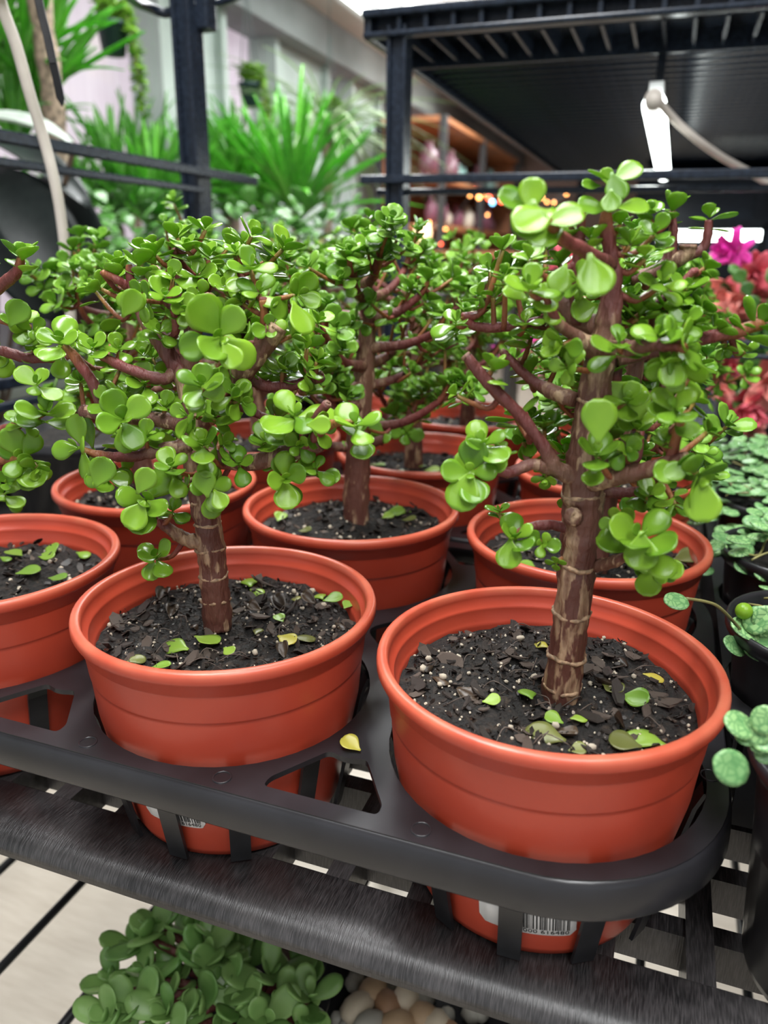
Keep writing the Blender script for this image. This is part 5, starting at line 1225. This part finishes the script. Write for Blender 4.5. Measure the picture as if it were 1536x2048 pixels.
gl = {'amber': emit('amber_bulb', (1.0, .42, .12), 9), 'red': emit('red_bulb', (1.0, .12, .05), 8), 'blue': emit('blue_bulb', (.25, .65, 1.0), 7)}
FL = [(950, 383, 'red', 20), (958, 395, 'amber', 14), (978, 396, 'red', 16), (985, 405, 'blue', 16), (1003, 402, 'red', 16), (968, 388, 'amber', 12), (1085, 396, 'amber', 9), (1094, 404, 'amber', 9), (1108, 405, 'amber', 9), (1133, 388, 'amber', 10), (859, 445, 'amber', 9), (891, 458, 'amber', 9), (882, 488, 'red', 9), (975, 430, 'amber', 8), (940, 392, 'amber', 8)]
PER = pebble_shape(random.Random(1), 8, 12, 0)
cable = MB().tube(smooth_path([at_y(q[0], q[1] - 2, 5.4) for q in sorted(FL[:12])], 3), .004, 5)
fr_ = thing('fairy_lights', at_y(960, 400, 5.4), 'string of small glowing amber, red and blue bulbs far behind the crowns', 'lights')
part('cable', cable, M['wire'], fr_)
for (px, py, c, s_) in FL:
    p = at_y(px, py, 5.4); r = s_ * .30 / ppm(p)
    o = obj('bulb', MB().add([tuple(p + Vector(v) * r) for v in PER[0]], PER[1]).mesh('bulb', gl[c]), fr_)
gp = at_y(845, 468, 5.6)
lt = thing('table_lantern', gp, 'warm glowing lantern far behind, right of the right rack post', 'lantern')
part('shade', MB().lathe([(.0, -.07), (.05, -.07), (.065, 0), (.05, .07), (0, .07)], 20, gp), emit('warm_shade', (1, .72, .42), 2.2), lt)
part('base', MB().lathe([(.03, -.07), (.03, -.10), (.05, -.11), (0, -.11)], 20, gp), M['bench'], lt)
tb = thing('display_table', (gp.x + .3, 5.6, 0), 'dark display table far behind carrying the lantern', 'table')
part('table_top', MB().box((gp.x + .25, 5.6, gp.z - .13), (1.1, .5, .04)), M['wood'], tb, False)
for dx in (-.2, .7): part('leg', MB().box((gp.x + dx, 5.6, (gp.z - .15) / 2), (.05, .4, gp.z - .15)), M['bench'], tb, False)

# ------------------------------------------------------------------ lower shelf: wires, broad jade plant, river pebbles
wz = .60
wsf = thing('wire_shelf', (-.2, .45, wz), 'black wire shelf below the rack rail, seen at lower left', 'shelf')
for k in range(12):
    x = -.56 + .0865 * k; part('wire', MB().tube([(x, .05, wz), (x, 1.0, wz)], .0042, 10), M['wire'], wsf)
for y in (.62, .97): part('cross_wire', MB().tube([(-.95, y, wz - .008), (.6, y, wz - .008)], .0045, 10), M['wire'], wsf)
part('cross_wire', MB().tube([(-.352, .05, wz - .02), (-.352, 1.0, wz - .02)], .003, 8), M['wire'], wsf)
for x in (-.94, .55): part('side_rail', MB().box((x, .5, wz), (.014, 1.0, .03)), M['wire'], wsf, False)
M['jade'] = leaf_mat('broad_jade_leaf', (0.10, 0.26, 0.055), (0.31, 0.50, 0.16), .22, .25)
JL = [leaf_shape(9, 6, .30, .62, .16, .10, .085, .06, 1.2), leaf_shape(9, 6, .32, .62, .22, .2, .085, .06, 1.2), leaf_shape(9, 6, .28, .62, -.1, -.12, .085, .06, 1.2)]
JL_ME = shape_meshes('leaf', JL, M['jade'])
rng = random.Random(900)
jx, jy = -.235, .385
jp = thing('potted_broad_jade', (jx, jy, wz + .004), 'broad leaved jade plant on the lower shelf beneath the front rail', 'plant')
part('pot', MB().lathe([(0, 0), (.045, 0), (.055, .045), (.058, .045), (.058, .05), (0, .046)], 32, (jx, jy, wz + .004)), M['black'], jp)
L = []; st = MB()
JR = [(330, 1860, 95), (390, 1870, 100), (300, 1880, 90), (440, 1890, 105), (350, 1905, 105), (275, 1905, 90), (500, 1935, 110), (410, 1925, 105), (540, 1960, 105), (235, 1975, 105), (300, 1960, 100), (360, 1965, 105), (450, 1975, 105), (590, 1950, 110), (620, 2005, 105), (560, 2010, 110),
      (270, 2020, 110), (340, 2030, 110), (410, 2020, 105), (480, 2030, 110), (530, 2050, 110), (220, 2045, 110), (600, 2060, 110), (440, 2070, 110), (350, 2090, 110), (260, 2090, 110), (520, 2110, 110), (470, 1910, 90), (330, 1990, 90)]
for (px, py, dm) in JR:
    p = at_z(px, py, .665 + rng.uniform(-.012, .014)); s_ = dm * .86 / ppm(p)
    ax = (Vector((p.x - jx, p.y - jy, 0)) * 6 + Vector((0, 0, 1)) + CAMDIR(p) * .3 + Vector((rng.uniform(-.3, .3), rng.uniform(-.3, .3), 0))).normalized()
    st.tube(smooth_path([(jx + (p.x - jx) * .2, jy + (p.y - jy) * .2, wz + .045), Vector((jx, jy, wz + .05)).lerp(p, .6) , p], 4), .0032, 7, .5)
    rosette(L, p, ax, s_, rng, spread=.5)
part('stem', st, M['bark'], jp, attr=True); leaf_set(jp, L, JL_ME, JL, M['jade'])
sau = MB().lathe([(0, 0), (.075, 0), (.082, .020), (.085, .020), (.080, -.002), (0, -.003)], 36, (-.120, .43, wz + .007))
tag(part('saucer', sau, M['black']), 'shallow black saucer of river pebbles on the lower shelf', 'saucer')
PB_M = [simple('pebble_%s' % n_, c, .5, var=.25, scale=60) for n_, c in (('cream', (.62, .52, .38)), ('tan', (.50, .34, .20)), ('grey', (.42, .40, .34)), ('brown', (.36, .20, .11)))]
for k, (px, py, c, lab) in enumerate([(715, 2015, 0, 'pale cream pebble, leftmost in the saucer beside the broad jade'), (745, 1982, 1, 'tan pebble at the back left of the saucer, under the rail'), (778, 2010, 3, 'brown pebble in the middle of the visible pebbles'),
        (812, 1998, 0, 'cream pebble at the back, right of the brown one'), (845, 2030, 1, 'tan pebble farther right, in front of the cream one'), (738, 2048, 2, 'grey pebble cut by the bottom edge of the picture, left'),
        (795, 2048, 1, 'tan pebble cut by the bottom edge of the picture, middle'), (872, 2048, 0, 'cream pebble at right, nearly under the rack rail'), (900, 2075, 3, 'brown pebble at the right rim of the saucer')]):
    pv, pf = pebble_shape(rng, 7, 10, .05); p = at_z(px, py, wz + .030)
    o = bpy.data.objects.new('river_pebble', MB().add(pv, pf).mesh('river_pebble', PB_M[c])); COL.objects.link(o)
    o.matrix_world = place_m(p, rand_rot(rng, .3), (rng.uniform(.012, .015), rng.uniform(.010, .012), .009))
    tag(o, lab, 'pebble', 'river pebbles in the saucer')
# the gravel bed the pebbles lie on
gb = MB()
for k in range(60):
    w = rng.uniform(0, 6.28); r = .068 * math.sqrt(rng.random()); v, f = pebble_shape(rng, 4, 7, .1); sc = rng.uniform(.006, .009)
    gb.add([tuple(Vector((-.120 + r * math.cos(w), .43 + r * math.sin(w), wz + .016)) + Vector(q) * sc) for q in v], f)
part('gravel', gb, PB_M[2], kind='stuff', label='small grey gravel filling the saucer under the river pebbles')['category'] = 'gravel'
